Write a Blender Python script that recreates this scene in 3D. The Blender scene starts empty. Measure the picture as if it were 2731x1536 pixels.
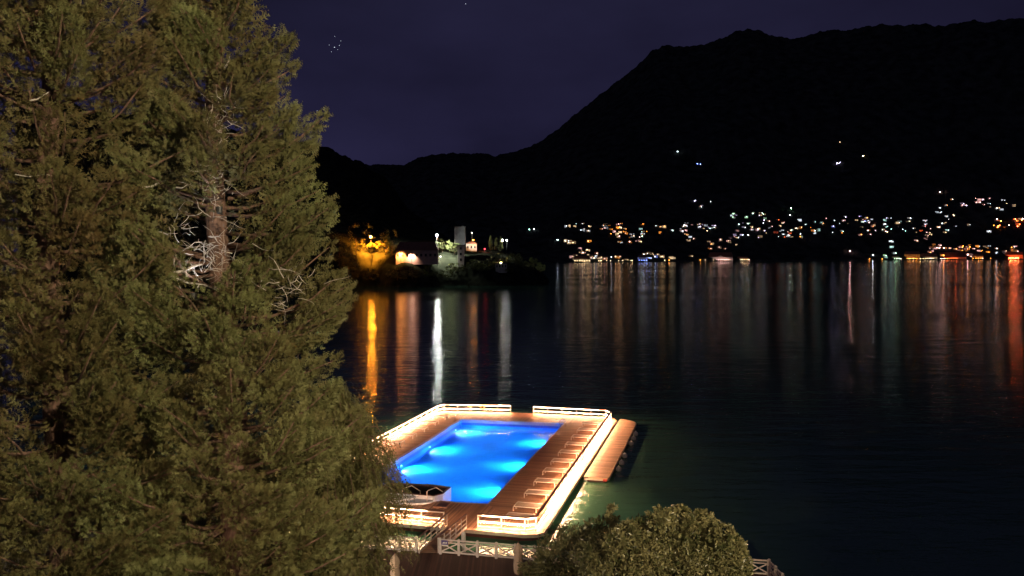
import bpy, math, random
import numpy as np
from mathutils import Vector, Matrix, noise

R = math.radians
random.seed(7)
rng = np.random.default_rng(7)
S = bpy.context.scene
COL = S.collection

# ------------------------------------------------------------------ camera
H = 20.0                      # camera height above the lake (a hotel balcony)
F_PX, CX, CY = 2100.0, 1365.5, 768.0
PITCH = math.atan((CY - 686.0) / F_PX)
ROLL = -0.005
cX = Vector((1, 0, 0))
cU = Vector((0, math.sin(PITCH), math.cos(PITCH)))
cF = Vector((0, math.cos(PITCH), -math.sin(PITCH)))
cr, sr = math.cos(ROLL), math.sin(ROLL)
RIGHT = cX * cr + cU * sr
UP = cX * (-sr) + cU * cr
cam_d = bpy.data.cameras.new('camera')
cam = bpy.data.objects.new('camera', cam_d)
COL.objects.link(cam)
cam_d.sensor_width = 36.0
cam_d.lens = F_PX * 36.0 / 2731.0
cam_d.clip_start = 0.1
cam_d.clip_end = 90000.0
m = Matrix((RIGHT, UP, -cF)).transposed().to_4x4()
m.translation = Vector((0, 0, H))
cam.matrix_world = m
S.camera = cam

# ------------------------------------------------------------------ night sky
W = bpy.data.worlds.new('World')
S.world = W
W.use_nodes = True
nt = W.node_tree
nt.nodes.clear()
def N(tree, kind, **kw):
    n = tree.nodes.new(kind)
    for k, v in kw.items():
        setattr(n, k, v)
    return n
w_out = N(nt, 'ShaderNodeOutputWorld')
w_bg = N(nt, 'ShaderNodeBackground')
w_bg.inputs['Strength'].default_value = 1.0
w_sky = N(nt, 'ShaderNodeTexSky', sky_type='NISHITA')
w_sky.sun_disc = False
w_sky.sun_elevation = R(-7)
w_sky.sun_rotation = R(250)
w_tc = N(nt, 'ShaderNodeTexCoord')
w_sep = N(nt, 'ShaderNodeSeparateXYZ')
w_ramp = N(nt, 'ShaderNodeValToRGB')
e = w_ramp.color_ramp.elements
e[0].position = 0.0; e[0].color = (0.0120, 0.0095, 0.0260, 1)
e[1].position = 1.0; e[1].color = (0.0045, 0.0042, 0.0150, 1)
k = w_ramp.color_ramp.elements.new(0.12); k.color = (0.0145, 0.0130, 0.0380, 1)
k = w_ramp.color_ramp.elements.new(0.36); k.color = (0.0092, 0.0085, 0.0225, 1)
w_map = N(nt, 'ShaderNodeMapping')
w_map.inputs['Scale'].default_value = (1.6, 1.6, 3.6)
w_noise = N(nt, 'ShaderNodeTexNoise')
w_noise.inputs['Scale'].default_value = 1.5
w_noise.inputs['Detail'].default_value = 5
w_nr = N(nt, 'ShaderNodeMapRange')
w_nr.inputs['From Min'].default_value = 0.3
w_nr.inputs['From Max'].default_value = 0.72
w_nr.inputs['To Min'].default_value = 0.6
w_nr.inputs['To Max'].default_value = 1.5
w_mul = N(nt, 'ShaderNodeMix', data_type='RGBA', blend_type='MULTIPLY')
w_mul.inputs[0].default_value = 1.0
w_sk = N(nt, 'ShaderNodeMix', data_type='RGBA', blend_type='ADD')
w_sk.inputs[0].default_value = 0.05
L = nt.links.new
L(w_tc.outputs['Generated'], w_sep.inputs[0])
L(w_sep.outputs['Z'], w_ramp.inputs[0])
L(w_tc.outputs['Generated'], w_map.inputs[0])
L(w_map.outputs[0], w_noise.inputs['Vector'])
L(w_noise.outputs['Fac'], w_nr.inputs['Value'])
L(w_ramp.outputs[0], w_mul.inputs[6])
L(w_nr.outputs[0], w_mul.inputs[7])
L(w_mul.outputs[2], w_sk.inputs[6])
L(w_sky.outputs[0], w_sk.inputs[7])
L(w_sk.outputs[2], w_bg.inputs['Color'])
L(w_bg.outputs[0], w_out.inputs[0])

# added moonlight, very weak and cool, to give the mountain some form
sun_d = bpy.data.lights.new('added_moonlight', 'SUN')
sun_d.energy = 0.03
sun_d.angle = R(0.5)
sun_d.color = (0.8, 0.87, 1.0)
sun = bpy.data.objects.new('added_moonlight', sun_d)
sun.rotation_euler = (R(48), 0, R(-35))
COL.objects.link(sun)

S.view_settings.view_transform = 'Standard'
S.view_settings.look = 'None'
S.view_settings.exposure = 0.0
S.view_settings.gamma = 1.0
S.view_settings.use_curve_mapping = False
S.cycles.use_denoising = True
S.cycles.use_adaptive_sampling = False
S.cycles.use_light_tree = True
S.cycles.max_bounces = 8
S.cycles.diffuse_bounces = 3
S.cycles.glossy_bounces = 4
S.cycles.transmission_bounces = 6
S.cycles.transparent_max_bounces = 8
S.cycles.sample_clamp_indirect = 0.0
S.cycles.sample_clamp_direct = 0.0
S.cycles.caustics_reflective = False
S.cycles.caustics_refractive = True

# ------------------------------------------------------------------ photo pixel helpers
def ray(px, py):
    d = RIGHT * ((px - CX) / F_PX) + UP * (-(py - CY) / F_PX) + cF
    return d.normalized()
def at_z(px, py, z):
    d = ray(px, py)
    return Vector((0, 0, H)) + d * ((z - H) / d.z)
def at_y(px, py, Y):
    d = ray(px, py)
    return Vector((0, 0, H)) + d * (Y / d.y)
def project(P):
    q = P - Vector((0, 0, H))
    w = q.dot(cF)
    return CX + F_PX * q.dot(RIGHT) / w, CY - F_PX * q.dot(UP) / w, w

# ------------------------------------------------------------------ materials
def new_mat(name):
    mt = bpy.data.materials.new(name)
    mt.use_nodes = True
    t = mt.node_tree
    t.nodes.clear()
    out = N(t, 'ShaderNodeOutputMaterial')
    return mt, t, out
def pmat(name, col, rough=0.6, var=0.18, scale=4.0, bump=0.0, bscale=30.0, metal=0.0, spec=0.5, stretch=(1, 1, 1)):
    mt, t, out = new_mat(name)
    b = N(t, 'ShaderNodeBsdfPrincipled')
    b.inputs['Roughness'].default_value = rough
    b.inputs['Metallic'].default_value = metal
    b.inputs['Specular IOR Level'].default_value = spec
    tc = N(t, 'ShaderNodeTexCoord')
    mp = N(t, 'ShaderNodeMapping')
    mp.inputs['Scale'].default_value = stretch
    no = N(t, 'ShaderNodeTexNoise')
    no.inputs['Scale'].default_value = scale
    no.inputs['Detail'].default_value = 6
    rp = N(t, 'ShaderNodeValToRGB')
    rp.color_ramp.elements[0].position = 0.3
    rp.color_ramp.elements[1].position = 0.72
    rp.color_ramp.elements[0].color = tuple(c * (1 - var) for c in col) + (1,)
    rp.color_ramp.elements[1].color = tuple(min(1, c * (1 + var)) for c in col) + (1,)
    t.links.new(tc.outputs['Object'], mp.inputs[0])
    t.links.new(mp.outputs[0], no.inputs['Vector'])
    t.links.new(no.outputs['Fac'], rp.inputs[0])
    t.links.new(rp.outputs[0], b.inputs['Base Color'])
    if bump:
        n2 = N(t, 'ShaderNodeTexNoise')
        n2.inputs['Scale'].default_value = bscale
        n2.inputs['Detail'].default_value = 4
        bp = N(t, 'ShaderNodeBump')
        bp.inputs['Strength'].default_value = bump
        bp.inputs['Distance'].default_value = 0.05
        t.links.new(mp.outputs[0], n2.inputs['Vector'])
        t.links.new(n2.outputs['Fac'], bp.inputs['Height'])
        t.links.new(bp.outputs[0], b.inputs['Normal'])
    t.links.new(b.outputs[0], out.inputs[0])
    return mt
def emat(name, col, strength):
    mt, t, out = new_mat(name)
    em = N(t, 'ShaderNodeEmission')
    em.inputs['Color'].default_value = (*col, 1)
    em.inputs['Strength'].default_value = strength
    t.links.new(em.outputs[0], out.inputs[0])
    return mt
def plank_mat(name, col, axis, width=0.14, rough=0.55, var=0.35):
    """boards side by side along one object axis, each of its own tone, with a recessed joint"""
    mt, t, out = new_mat(name)
    b = N(t, 'ShaderNodeBsdfPrincipled')
    b.inputs['Roughness'].default_value = rough
    b.inputs['Specular IOR Level'].default_value = 0.3
    tc = N(t, 'ShaderNodeTexCoord')
    sp = N(t, 'ShaderNodeSeparateXYZ')
    t.links.new(tc.outputs['Object'], sp.inputs[0])
    dv = N(t, 'ShaderNodeMath', operation='DIVIDE')
    dv.inputs[1].default_value = width
    t.links.new(sp.outputs[axis], dv.inputs[0])
    fl = N(t, 'ShaderNodeMath', operation='FLOOR')
    fr = N(t, 'ShaderNodeMath', operation='FRACT')
    t.links.new(dv.outputs[0], fl.inputs[0])
    t.links.new(dv.outputs[0], fr.inputs[0])
    wn = N(t, 'ShaderNodeTexWhiteNoise', noise_dimensions='1D')
    t.links.new(fl.outputs[0], wn.inputs['W'])
    mp = N(t, 'ShaderNodeMapping')
    sc = [3.0, 3.0, 3.0]
    sc[axis] = 28.0
    sc[1 - axis] = 1.1
    mp.inputs['Scale'].default_value = sc
    t.links.new(tc.outputs['Object'], mp.inputs[0])
    no = N(t, 'ShaderNodeTexNoise')
    no.inputs['Scale'].default_value = 1.0
    no.inputs['Detail'].default_value = 5
    t.links.new(mp.outputs[0], no.inputs['Vector'])
    ad = N(t, 'ShaderNodeMath', operation='ADD')
    t.links.new(wn.outputs['Value'], ad.inputs[0])
    t.links.new(no.outputs['Fac'], ad.inputs[1])
    rp = N(t, 'ShaderNodeValToRGB')
    rp.color_ramp.elements[0].position = 0.25
    rp.color_ramp.elements[1].position = 0.8
    rp.color_ramp.elements[0].color = tuple(c * (1 - var) for c in col) + (1,)
    rp.color_ramp.elements[1].color = tuple(c * (1 + var) for c in col) + (1,)
    hf = N(t, 'ShaderNodeMath', operation='MULTIPLY')
    hf.inputs[1].default_value = 0.5
    t.links.new(ad.outputs[0], hf.inputs[0])
    t.links.new(hf.outputs[0], rp.inputs[0])
    gp = N(t, 'ShaderNodeMath', operation='LESS_THAN')
    gp.inputs[1].default_value = 0.07
    t.links.new(fr.outputs[0], gp.inputs[0])
    mx = N(t, 'ShaderNodeMix', data_type='RGBA')
    mx.inputs[7].default_value = tuple(c * 0.25 for c in col) + (1,)
    t.links.new(gp.outputs[0], mx.inputs[0])
    t.links.new(rp.outputs[0], mx.inputs[6])
    t.links.new(mx.outputs[2], b.inputs['Base Color'])
    bp = N(t, 'ShaderNodeBump', invert=True)
    bp.inputs['Strength'].default_value = 0.6
    bp.inputs['Distance'].default_value = 0.01
    t.links.new(gp.outputs[0], bp.inputs['Height'])
    t.links.new(bp.outputs[0], b.inputs['Normal'])
    t.links.new(b.outputs[0], out.inputs[0])
    return mt
def leaf_mat(name, c0, c1, rough=0.5, transl=0.25, cm=None):
    """leaf colour from the per-leaf tint attribute plus a slow drift over the crown"""
    mt, t, out = new_mat(name)
    b = N(t, 'ShaderNodeBsdfPrincipled')
    b.inputs['Roughness'].default_value = rough
    b.inputs['Specular IOR Level'].default_value = 0.35
    at = N(t, 'ShaderNodeAttribute', attribute_name='tint')
    rp = N(t, 'ShaderNodeValToRGB')
    rp.color_ramp.elements[0].color = (*c0, 1)
    rp.color_ramp.elements[1].color = (*c1, 1)
    if cm:
        rp.color_ramp.elements.new(0.5).color = (*cm, 1)
    t.links.new(at.outputs['Fac'], rp.inputs[0])
    t.links.new(rp.outputs[0], b.inputs['Base Color'])
    tr = N(t, 'ShaderNodeBsdfTranslucent')
    t.links.new(rp.outputs[0], tr.inputs['Color'])
    ms = N(t, 'ShaderNodeMixShader')
    ms.inputs[0].default_value = transl
    t.links.new(b.outputs[0], ms.inputs[1])
    t.links.new(tr.outputs[0], ms.inputs[2])
    t.links.new(ms.outputs[0], out.inputs[0])
    return mt

M = {}
M['deck_u'] = plank_mat('deck boards running with the pool', (0.40, 0.215, 0.13), 0)
M['deck_v'] = plank_mat('deck boards running across', (0.39, 0.205, 0.122), 1)
M['terrace'] = plank_mat('terrace boards', (0.105, 0.05, 0.035), 0, 0.16)
M['rail_wood'] = pmat('brown varnished handrail', (0.16, 0.062, 0.045), 0.4, 0.25, 6, stretch=(1, 8, 1))
M['white_paint'] = pmat('white painted wood', (0.72, 0.68, 0.63), 0.5, 0.08, 9, 0.1)
M['fence_paint'] = pmat('aged white fence paint', (0.62, 0.52, 0.47), 0.6, 0.14, 5, 0.15)
M['hull'] = pmat('dark red hull', (0.10, 0.032, 0.026), 0.55, 0.3, 2, 0.2)
M['fascia'] = pmat('pale platform edge', (0.62, 0.5, 0.44), 0.5, 0.12, 5)
M['metal'] = pmat('white powder coated tube', (0.78, 0.70, 0.64), 0.35, 0.05, 10)
M['steel'] = pmat('polished steel tube', (0.72, 0.72, 0.74), 0.2, 0.05, 10, metal=1.0)
M['sling'] = pmat('beige lounger sling', (0.5, 0.37, 0.29), 0.8, 0.12, 60, 0.2, 200)
M['tile'] = pmat('blue pool tile', (0.012, 0.30, 0.86), 0.35, 0.07, 1.5, 0.05, 6)
M['tile_dark'] = pmat('dark blue waterline tile', (0.05, 0.09, 0.42), 0.3, 0.15, 5)
M['coping'] = pmat('lilac grey coping', (0.34, 0.31, 0.46), 0.5, 0.1, 6)
M['dark_inside'] = pmat('unlit interior dark', (0.012, 0.009, 0.012), 0.35, 0.3, 3)  # near-black stands for the unlit interior, its shade put into the colour
M['tub_wood'] = pmat('brown tub surround', (0.13, 0.05, 0.045), 0.5, 0.25, 5, stretch=(1, 6, 1))
M['step'] = pmat('pale blue white step', (0.62, 0.66, 0.74), 0.5, 0.06, 6)
M['fender'] = pmat('scuffed white fender', (0.66, 0.60, 0.54), 0.5, 0.2, 8)
M['rope'] = pmat('grey rope', (0.2, 0.17, 0.14), 0.9, 0.2, 30)
M['orange'] = pmat('orange plastic', (0.8, 0.26, 0.04), 0.5, 0.1, 6)
M['red'] = pmat('red plastic', (0.55, 0.05, 0.04), 0.5, 0.1, 6)
M['canvas'] = pmat('beige parasol canvas', (0.42, 0.30, 0.22), 0.85, 0.15, 5, 0.3, 40)
M['stone'] = pmat('rough quay stone', (0.24, 0.21, 0.18), 0.85, 0.35, 1.5, 0.5, 8)
M['gravel'] = pmat('pale gravel', (0.36, 0.32, 0.27), 0.9, 0.4, 2.5, 0.6, 25)
M['bark'] = pmat('grey brown bark', (0.15, 0.085, 0.06), 0.9, 0.4, 5, 0.7, 14, stretch=(3, 3, 0.5))
M['dead'] = pmat('bleached dead twig', (0.42, 0.37, 0.33), 0.8, 0.3, 9)
M['dark_metal'] = pmat('dark lamp metal', (0.03, 0.03, 0.03), 0.5, 0.2, 6)
M['sign_blue'] = pmat('blue sign plate', (0.075, 0.05, 0.20), 0.5, 0.1, 8)
M['wall_cream'] = pmat('cream render', (0.58, 0.5, 0.42), 0.85, 0.15, 0.3)
M['wall_ochre'] = pmat('ochre render', (0.5, 0.3, 0.16), 0.85, 0.15, 0.3)
M['wall_pink'] = pmat('pink render', (0.55, 0.33, 0.28), 0.85, 0.15, 0.3)
M['wall_grey'] = pmat('grey stone wall', (0.05, 0.048, 0.05), 0.9, 0.25, 0.5, 0.4, 2)
M['roof'] = pmat('clay roof', (0.22, 0.10, 0.07), 0.9, 0.25, 0.8)
M['forest'] = pmat('dark forest slope', (0.045, 0.05, 0.045), 0.95, 0.6, 0.02, spec=0.0)
M['land'] = pmat('wooded bank', (0.03, 0.032, 0.02), 0.95, 0.6, 0.15, spec=0.0)
M['leaf_conifer'] = leaf_mat('conifer foliage', (0.100, 0.062, 0.022), (0.150, 0.165, 0.060), 0.65, 0.08, (0.112, 0.104, 0.036))
M['leaf_weep'] = leaf_mat('drooping foliage', (0.07, 0.066, 0.022), (0.17, 0.16, 0.055), 0.6, 0.2)
M['leaf_broad'] = leaf_mat('glossy leaf', (0.032, 0.042, 0.016), (0.19, 0.175, 0.085), 0.30, 0.08)
M['leaf_far'] = leaf_mat('far tree leaf', (0.08, 0.09, 0.03), (0.22, 0.22, 0.08), 0.6, 0.2)
M['led'] = emat('warm light strip', (1.0, 0.53, 0.29), 400.0)
M['pool_lens'] = emat('pool lamp lens', (0.55, 0.9, 1.0), 6.0)

# lake: murky green water under a rippled surface
def lake_mat():
    mt, t, out = new_mat('lake water')
    b = N(t, 'ShaderNodeBsdfPrincipled')
    b.inputs['Base Color'].default_value = (0.075, 0.185, 0.105, 1)
    b.inputs['IOR'].default_value = 1.33
    tc = N(t, 'ShaderNodeTexCoord')
    mp = N(t, 'ShaderNodeMapping')
    mp.inputs['Scale'].default_value = (0.35, 1.0, 1.0)
    no = N(t, 'ShaderNodeTexNoise')
    no.inputs['Scale'].default_value = 0.24
    no.inputs['Detail'].default_value = 6
    no.inputs['Roughness'].default_value = 0.6
    bp = N(t, 'ShaderNodeBump')
    bp.inputs['Strength'].default_value = 0.3
    bp.inputs['Distance'].default_value = 0.72
    # calm and ruffled patches
    m2 = N(t, 'ShaderNodeMapping')
    m2.inputs['Scale'].default_value = (0.002, 0.011, 1.0)
    n2 = N(t, 'ShaderNodeTexNoise')
    n2.inputs['Scale'].default_value = 1.0
    n2.inputs['Detail'].default_value = 3
    mr = N(t, 'ShaderNodeMapRange')
    mr.inputs['From Min'].default_value = 0.35
    mr.inputs['From Max'].default_value = 0.65
    mr.inputs['To Min'].default_value = 0.04
    mr.inputs['To Max'].default_value = 0.11
    for a_, b_ in ((tc.outputs['Object'], mp.inputs[0]), (mp.outputs[0], no.inputs['Vector']), (no.outputs['Fac'], bp.inputs['Height']),
                   (tc.outputs['Object'], m2.inputs[0]), (m2.outputs[0], n2.inputs['Vector']), (n2.outputs['Fac'], mr.inputs['Value']),
                   (mr.outputs[0], b.inputs['Roughness']), (bp.outputs[0], b.inputs['Normal']), (b.outputs[0], out.inputs[0])):
        t.links.new(a_, b_)
    return mt
M['lake'] = lake_mat()
def pool_water_mat():
    mt, t, out = new_mat('pool water')
    b = N(t, 'ShaderNodeBsdfPrincipled')
    b.inputs['Base Color'].default_value = (0.6, 0.86, 1.0, 1)
    b.inputs['IOR'].default_value = 1.33
    b.inputs['Roughness'].default_value = 0.10
    b.inputs['Transmission Weight'].default_value = 1.0
    tc = N(t, 'ShaderNodeTexCoord')
    no = N(t, 'ShaderNodeTexNoise')
    no.inputs['Scale'].default_value = 1.6
    no.inputs['Detail'].default_value = 3
    bp = N(t, 'ShaderNodeBump')
    bp.inputs['Strength'].default_value = 0.25
    bp.inputs['Distance'].default_value = 0.04
    t.links.new(tc.outputs['Object'], no.inputs['Vector'])
    t.links.new(no.outputs['Fac'], bp.inputs['Height'])
    t.links.new(bp.outputs[0], b.inputs['Normal'])
    t.links.new(b.outputs[0], out.inputs[0])
    return mt
M['pool_water'] = pool_water_mat()

# ------------------------------------------------------------------ mesh helpers
class MB:
    def __init__(s):
        s.v = []; s.f = []
    def add(s, vs, fs):
        o = len(s.v)
        s.v += [tuple(p) for p in vs]
        s.f += [tuple(i + o for i in q) for q in fs]
        return s
    def box(s, c, d, rz=0.0):
        x, y, z = d[0] / 2, d[1] / 2, d[2] / 2
        ca, sa = math.cos(rz), math.sin(rz)
        vs = []
        for sx, sy, sz in ((-1, -1, -1), (1, -1, -1), (1, 1, -1), (-1, 1, -1), (-1, -1, 1), (1, -1, 1), (1, 1, 1), (-1, 1, 1)):
            a, b = sx * x, sy * y
            vs.append((c[0] + a * ca - b * sa, c[1] + a * sa + b * ca, c[2] + sz * z))
        return s.add(vs, [(0, 3, 2, 1), (4, 5, 6, 7), (0, 1, 5, 4), (1, 2, 6, 5), (2, 3, 7, 6), (3, 0, 4, 7)])
    def beam(s, a, b, w, h, up=(0, 0, 1)):
        a, b = Vector(a), Vector(b)
        d = (b - a).normalized()
        sd = d.cross(Vector(up))
        if sd.length < 1e-4:
            sd = d.cross(Vector((1, 0, 0)))
        sd.normalize()
        u2 = sd.cross(d).normalized()
        vs = []
        for p in (a, b):
            for i, j in ((-1, -1), (1, -1), (1, 1), (-1, 1)):
                vs.append(p + sd * (w / 2 * i) + u2 * (h / 2 * j))
        return s.add(vs, [(3, 2, 1, 0), (4, 5, 6, 7), (0, 1, 5, 4), (1, 2, 6, 5), (2, 3, 7, 6), (3, 0, 4, 7)])
    def tube(s, pts, rad, n=6):
        pts = [Vector(p) for p in pts]
        rads = rad if isinstance(rad, (list, tuple)) else [rad] * len(pts)
        rings = []
        for i, p in enumerate(pts):
            d = (pts[min(i + 1, len(pts) - 1)] - pts[max(i - 1, 0)]).normalized()
            a = d.cross(Vector((0.13, 0.21, 0.97)))
            if a.length < 1e-3:
                a = d.cross(Vector((1, 0, 0)))
            a.normalize()
            b = d.cross(a)
            rings.append([p + (a * math.cos(2 * math.pi * j / n) + b * math.sin(2 * math.pi * j / n)) * rads[i] for j in range(n)])
        vs = [q for r_ in rings for q in r_]
        fs = []
        for i in range(len(pts) - 1):
            for j in range(n):
                fs.append((i * n + j, i * n + (j + 1) % n, (i + 1) * n + (j + 1) % n, (i + 1) * n + j))
        fs.append(tuple(range(n - 1, -1, -1)))
        fs.append(tuple((len(pts) - 1) * n + j for j in range(n)))
        return s.add(vs, fs)
    def lathe(s, prof, n=16, c=(0, 0, 0), wob=None):
        vs = []
        for i, (r_, z) in enumerate(prof):
            for j in range(n):
                a = 2 * math.pi * j / n
                q = r_ * (wob(i, j) if wob else 1)
                vs.append((c[0] + q * math.cos(a), c[1] + q * math.sin(a), c[2] + z))
        fs = []
        for i in range(len(prof) - 1):
            for j in range(n):
                fs.append((i * n + j, i * n + (j + 1) % n, (i + 1) * n + (j + 1) % n, (i + 1) * n + j))
        fs.append(tuple(range(n - 1, -1, -1)))
        fs.append(tuple((len(prof) - 1) * n + j for j in range(n)))
        return s.add(vs, fs)
    def prism(s, poly, z0, z1):
        n = len(poly)
        vs = [(x, y, z0) for x, y in poly] + [(x, y, z1) for x, y in poly]
        fs = [tuple(range(n - 1, -1, -1)), tuple(range(n, 2 * n))]
        fs += [(i, (i + 1) % n, n + (i + 1) % n, n + i) for i in range(n)]
        return s.add(vs, fs)
    def sphere(s, c, r_, n=10):
        prof = [(max(1e-3, math.sin(math.pi * i / n)) * r_, -math.cos(math.pi * i / n) * r_) for i in range(n + 1)]
        return s.lathe(prof, n + 2, c)
    def build(s, name, mat, parent=None, smooth=False, bevel=0.0):
        me = bpy.data.meshes.new(name)
        me.from_pydata(s.v, [], s.f)
        me.update()
        if smooth:
            me.polygons.foreach_set('use_smooth', [True] * len(me.polygons))
        me.materials.append(mat if not isinstance(mat, str) else M[mat])
        o = bpy.data.objects.new(name, me)
        COL.objects.link(o)
        if parent:
            o.parent = parent
        if bevel:
            bv = o.modifiers.new('bevel', 'BEVEL')
            bv.width = bevel
            bv.segments = 2
        return o
def tag(o, label=None, cat=None, group=None, kind=None):
    if label: o['label'] = label
    if cat: o['category'] = cat
    if group: o['group'] = group
    if kind: o['kind'] = kind
    return o
def thing(name, label, cat, loc=(0, 0, 0), rz=0.0, group=None):
    o = bpy.data.objects.new(name, None)
    o.empty_display_size = 0.3
    COL.objects.link(o)
    o.location = loc
    o.rotation_euler = (0, 0, rz)
    return tag(o, label, cat, group)
def copy_tree(o, parent=None):
    c = o.copy()
    COL.objects.link(c)
    if parent:
        c.parent = parent
    for ch in list(o.children):
        copy_tree(ch, c)
    return c
def struct(name, mb, mat, **kw):
    return tag(mb.build(name, mat, **kw), kind='structure')
def lamp_light(name, kind, loc, energy, col, parent=None, radius=0.1, target=None, spot=None, blend=0.6):
    d = bpy.data.lights.new(name, kind)
    d.energy = energy
    d.color = col
    d.shadow_soft_size = radius
    if spot:
        d.spot_size = spot
        d.spot_blend = blend
    o = bpy.data.objects.new(name, d)
    COL.objects.link(o)
    o.location = loc
    if target is not None:
        o.rotation_euler = (Vector(target) - Vector(loc)).to_track_quat('-Z', 'Y').to_euler()
    if parent:
        o.parent = parent
    return o

# ------------------------------------------------------------------ deck frame: x = across (v), y = along the pool (u)
DO = Vector((-2.018, 61.309, 0))
DRZ = R(75.058 - 90)
def dk(v, u, z=0.0):
    c, s_ = math.cos(DRZ), math.sin(DRZ)
    return Vector((DO.x + v * c - u * s_, DO.y + v * s_ + u * c, z))
DECK = 0.6

# ------------------------------------------------------------------ lake (open under the floating pool)
hole = [dk(-15.5, -4.6), dk(4.3, -4.6), dk(4.3, 34.0), dk(-15.5, 34.0)]
big = [Vector((-30000, -60, 0)), Vector((30000, -60, 0)), Vector((30000, 40000, 0)), Vector((-30000, 40000, 0))]
mid = [dk(-140, -58), dk(140, -90), dk(200, 300), dk(-200, 300)]
mb = MB()
mb.add([(p.x, p.y, 0) for p in hole + mid + big],
       [(i, 4 + i, 4 + (i + 1) % 4, (i + 1) % 4)[::-1] for i in range(4)] + [(4 + i, 8 + i, 8 + (i + 1) % 4, 4 + (i + 1) % 4)[::-1] for i in range(4)])
lake = struct('lake_water', mb, 'lake')
me = lake.data
for p in me.polygons:
    if p.normal.z < 0:
        p.flip()

# ------------------------------------------------------------------ terrain
def sstep(a, b, x):
    t = min(1, max(0, (x - a) / (b - a)))
    return t * t * (3 - 2 * t)
DS = 1.0602
ridge_px = [(-700, 330), (300, 360), (700, 400), (820, 405), (905, 415), (960, 412), (1020, 416), (1050, 396), (1100, 389), (1150, 385), (1200, 386), (1250, 391), (1300, 381),
            (1350, 361), (1400, 325), (1450, 282), (1500, 245), (1550, 206), (1600, 165), (1640, 126), (1665, 116), (1720, 115), (1780, 108),
            (1830, 92), (1850, 77), (1880, 70), (1910, 73), (1950, 90), (1990, 95), (2050, 80), (2150, 66), (2250, 58), (2350, 62), (2450, 52), (2576, 45), (3000, 60), (3800, 120)]
ridge_az, ridge_el = [], []
for x, y in ridge_px:
    d = ray(x * DS, y * DS)
    ridge_az.append(math.atan2(d.x, d.y))
    ridge_el.append(d.z / math.hypot(d.x, d.y))
R1 = 5600.0
def shore_d(az):
    return float(np.interp(az, [R(-40), R(0), R(4.5), R(18), R(33), R(50)], [2600, 2600, 2690, 3200, 3800, 4200]))
def z_mountain(x, y):
    az = math.atan2(x, y)
    r_ = math.hypot(x, y)
    d0 = shore_d(az)
    hr = H + R1 * float(np.interp(az, ridge_az, ridge_el))
    s = (r_ - d0) / (R1 - d0)
    if s < 0:
        return -6 + max(-20, s * 200)
    if s <= 1:
        rough = noise.fractal(Vector((x * 0.0016, y * 0.0016, 0)), 1.0, 2.0, 5) * 90 * s * (1 - s) * 3
        fine = noise.fractal(Vector((x * 0.02, y * 0.02, 3)), 0.8, 2.0, 4) * 12 * min(1, s * 12)
        return 2 + hr * (0.35 * s + 0.65 * s ** 1.35) + rough + fine
    fine = noise.fractal(Vector((x * 0.02, y * 0.02, 3)), 0.8, 2.0, 4) * 12
    return 2 + hr * (1 - (s - 1) * 1.6) + fine
def polar_mesh(name, zf, az0, az1, na, r0f, r1, nr, mat, power=1.0):
    vs, fs = [], []
    for i in range(na + 1):
        az = az0 + (az1 - az0) * i / na
        r0 = r0f(az)
        for j in range(nr + 1):
            r_ = r0 + (r1 - r0) * (j / nr) ** power
            x, y = r_ * math.sin(az), r_ * math.cos(az)
            vs.append((x, y, zf(x, y)))
    for i in range(na):
        for j in range(nr):
            a = i * (nr + 1) + j
            fs.append((a, a + nr + 1, a + nr + 2, a + 1))
    mb = MB()
    mb.v, mb.f = vs, fs
    return struct(name, mb, mat)
polar_mesh('mountain', z_mountain, R(-32), R(42), 1000, lambda az: shore_d(az) - 60, 6900, 90, 'forest', 1.15)

# near wooded point on the same shore
PEN0 = 548.0
pen_hill_az = [math.atan2(ray(x, 500).x, ray(x, 500).y) for x in (-300, 500, 900, 1010, 1090, 1200, 1340, 1420, 1462)]
pen_crest = [60, 46, 40, 38, 34, 33, 24, 15, 2]
pen_hill = [260, 225, 190, 150, 80, 20, 0, 0, 0]
def z_point(x, y):
    az = math.atan2(x, y)
    r_ = math.hypot(x, y)
    c = float(np.interp(az, pen_hill_az, pen_crest))
    h = float(np.interp(az, pen_hill_az, pen_hill))
    w = noise.fractal(Vector((x * 0.02, y * 0.02, 8)), 1.0, 2.0, 4)
    d0 = PEN0 + 8 * math.sin(az * 60)
    if az > pen_hill_az[-1]:
        return -4 - (az - pen_hill_az[-1]) * 900
    s = r_ - d0
    if s < 0:
        return -4 + s * 0.3
    z = -2 + (c + 2) * (0.68 * sstep(0, 26, s) + 0.32 * min(1, max(0, (s - 26) / 60)))
    z += w * 2.5 * min(1, s / 20)
    z += h * sstep(90, 1150, s) * 1.0 + w * 18 * sstep(120, 500, s) * min(1, h / 100)
    if s > 1200:
        z -= (s - 1200) * 0.4
    if c < 20 and s > 110:
        z -= (s - 110) * 0.3
    return z
polar_mesh('wooded_point', z_point, R(-32), pen_hill_az[-1] + R(0.2), 330, lambda az: PEN0 - 20, 2000, 60, 'land', 1.7)

def hit(px, py, zf, r0, r1, step):
    d = ray(px, py)
    hz = math.hypot(d.x, d.y)
    r_ = r0
    while r_ < r1:
        P = Vector((0, 0, H)) + d * (r_ / hz)
        if P.z <= zf(P.x, P.y):
            return P
        r_ += step
    return None

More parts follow.
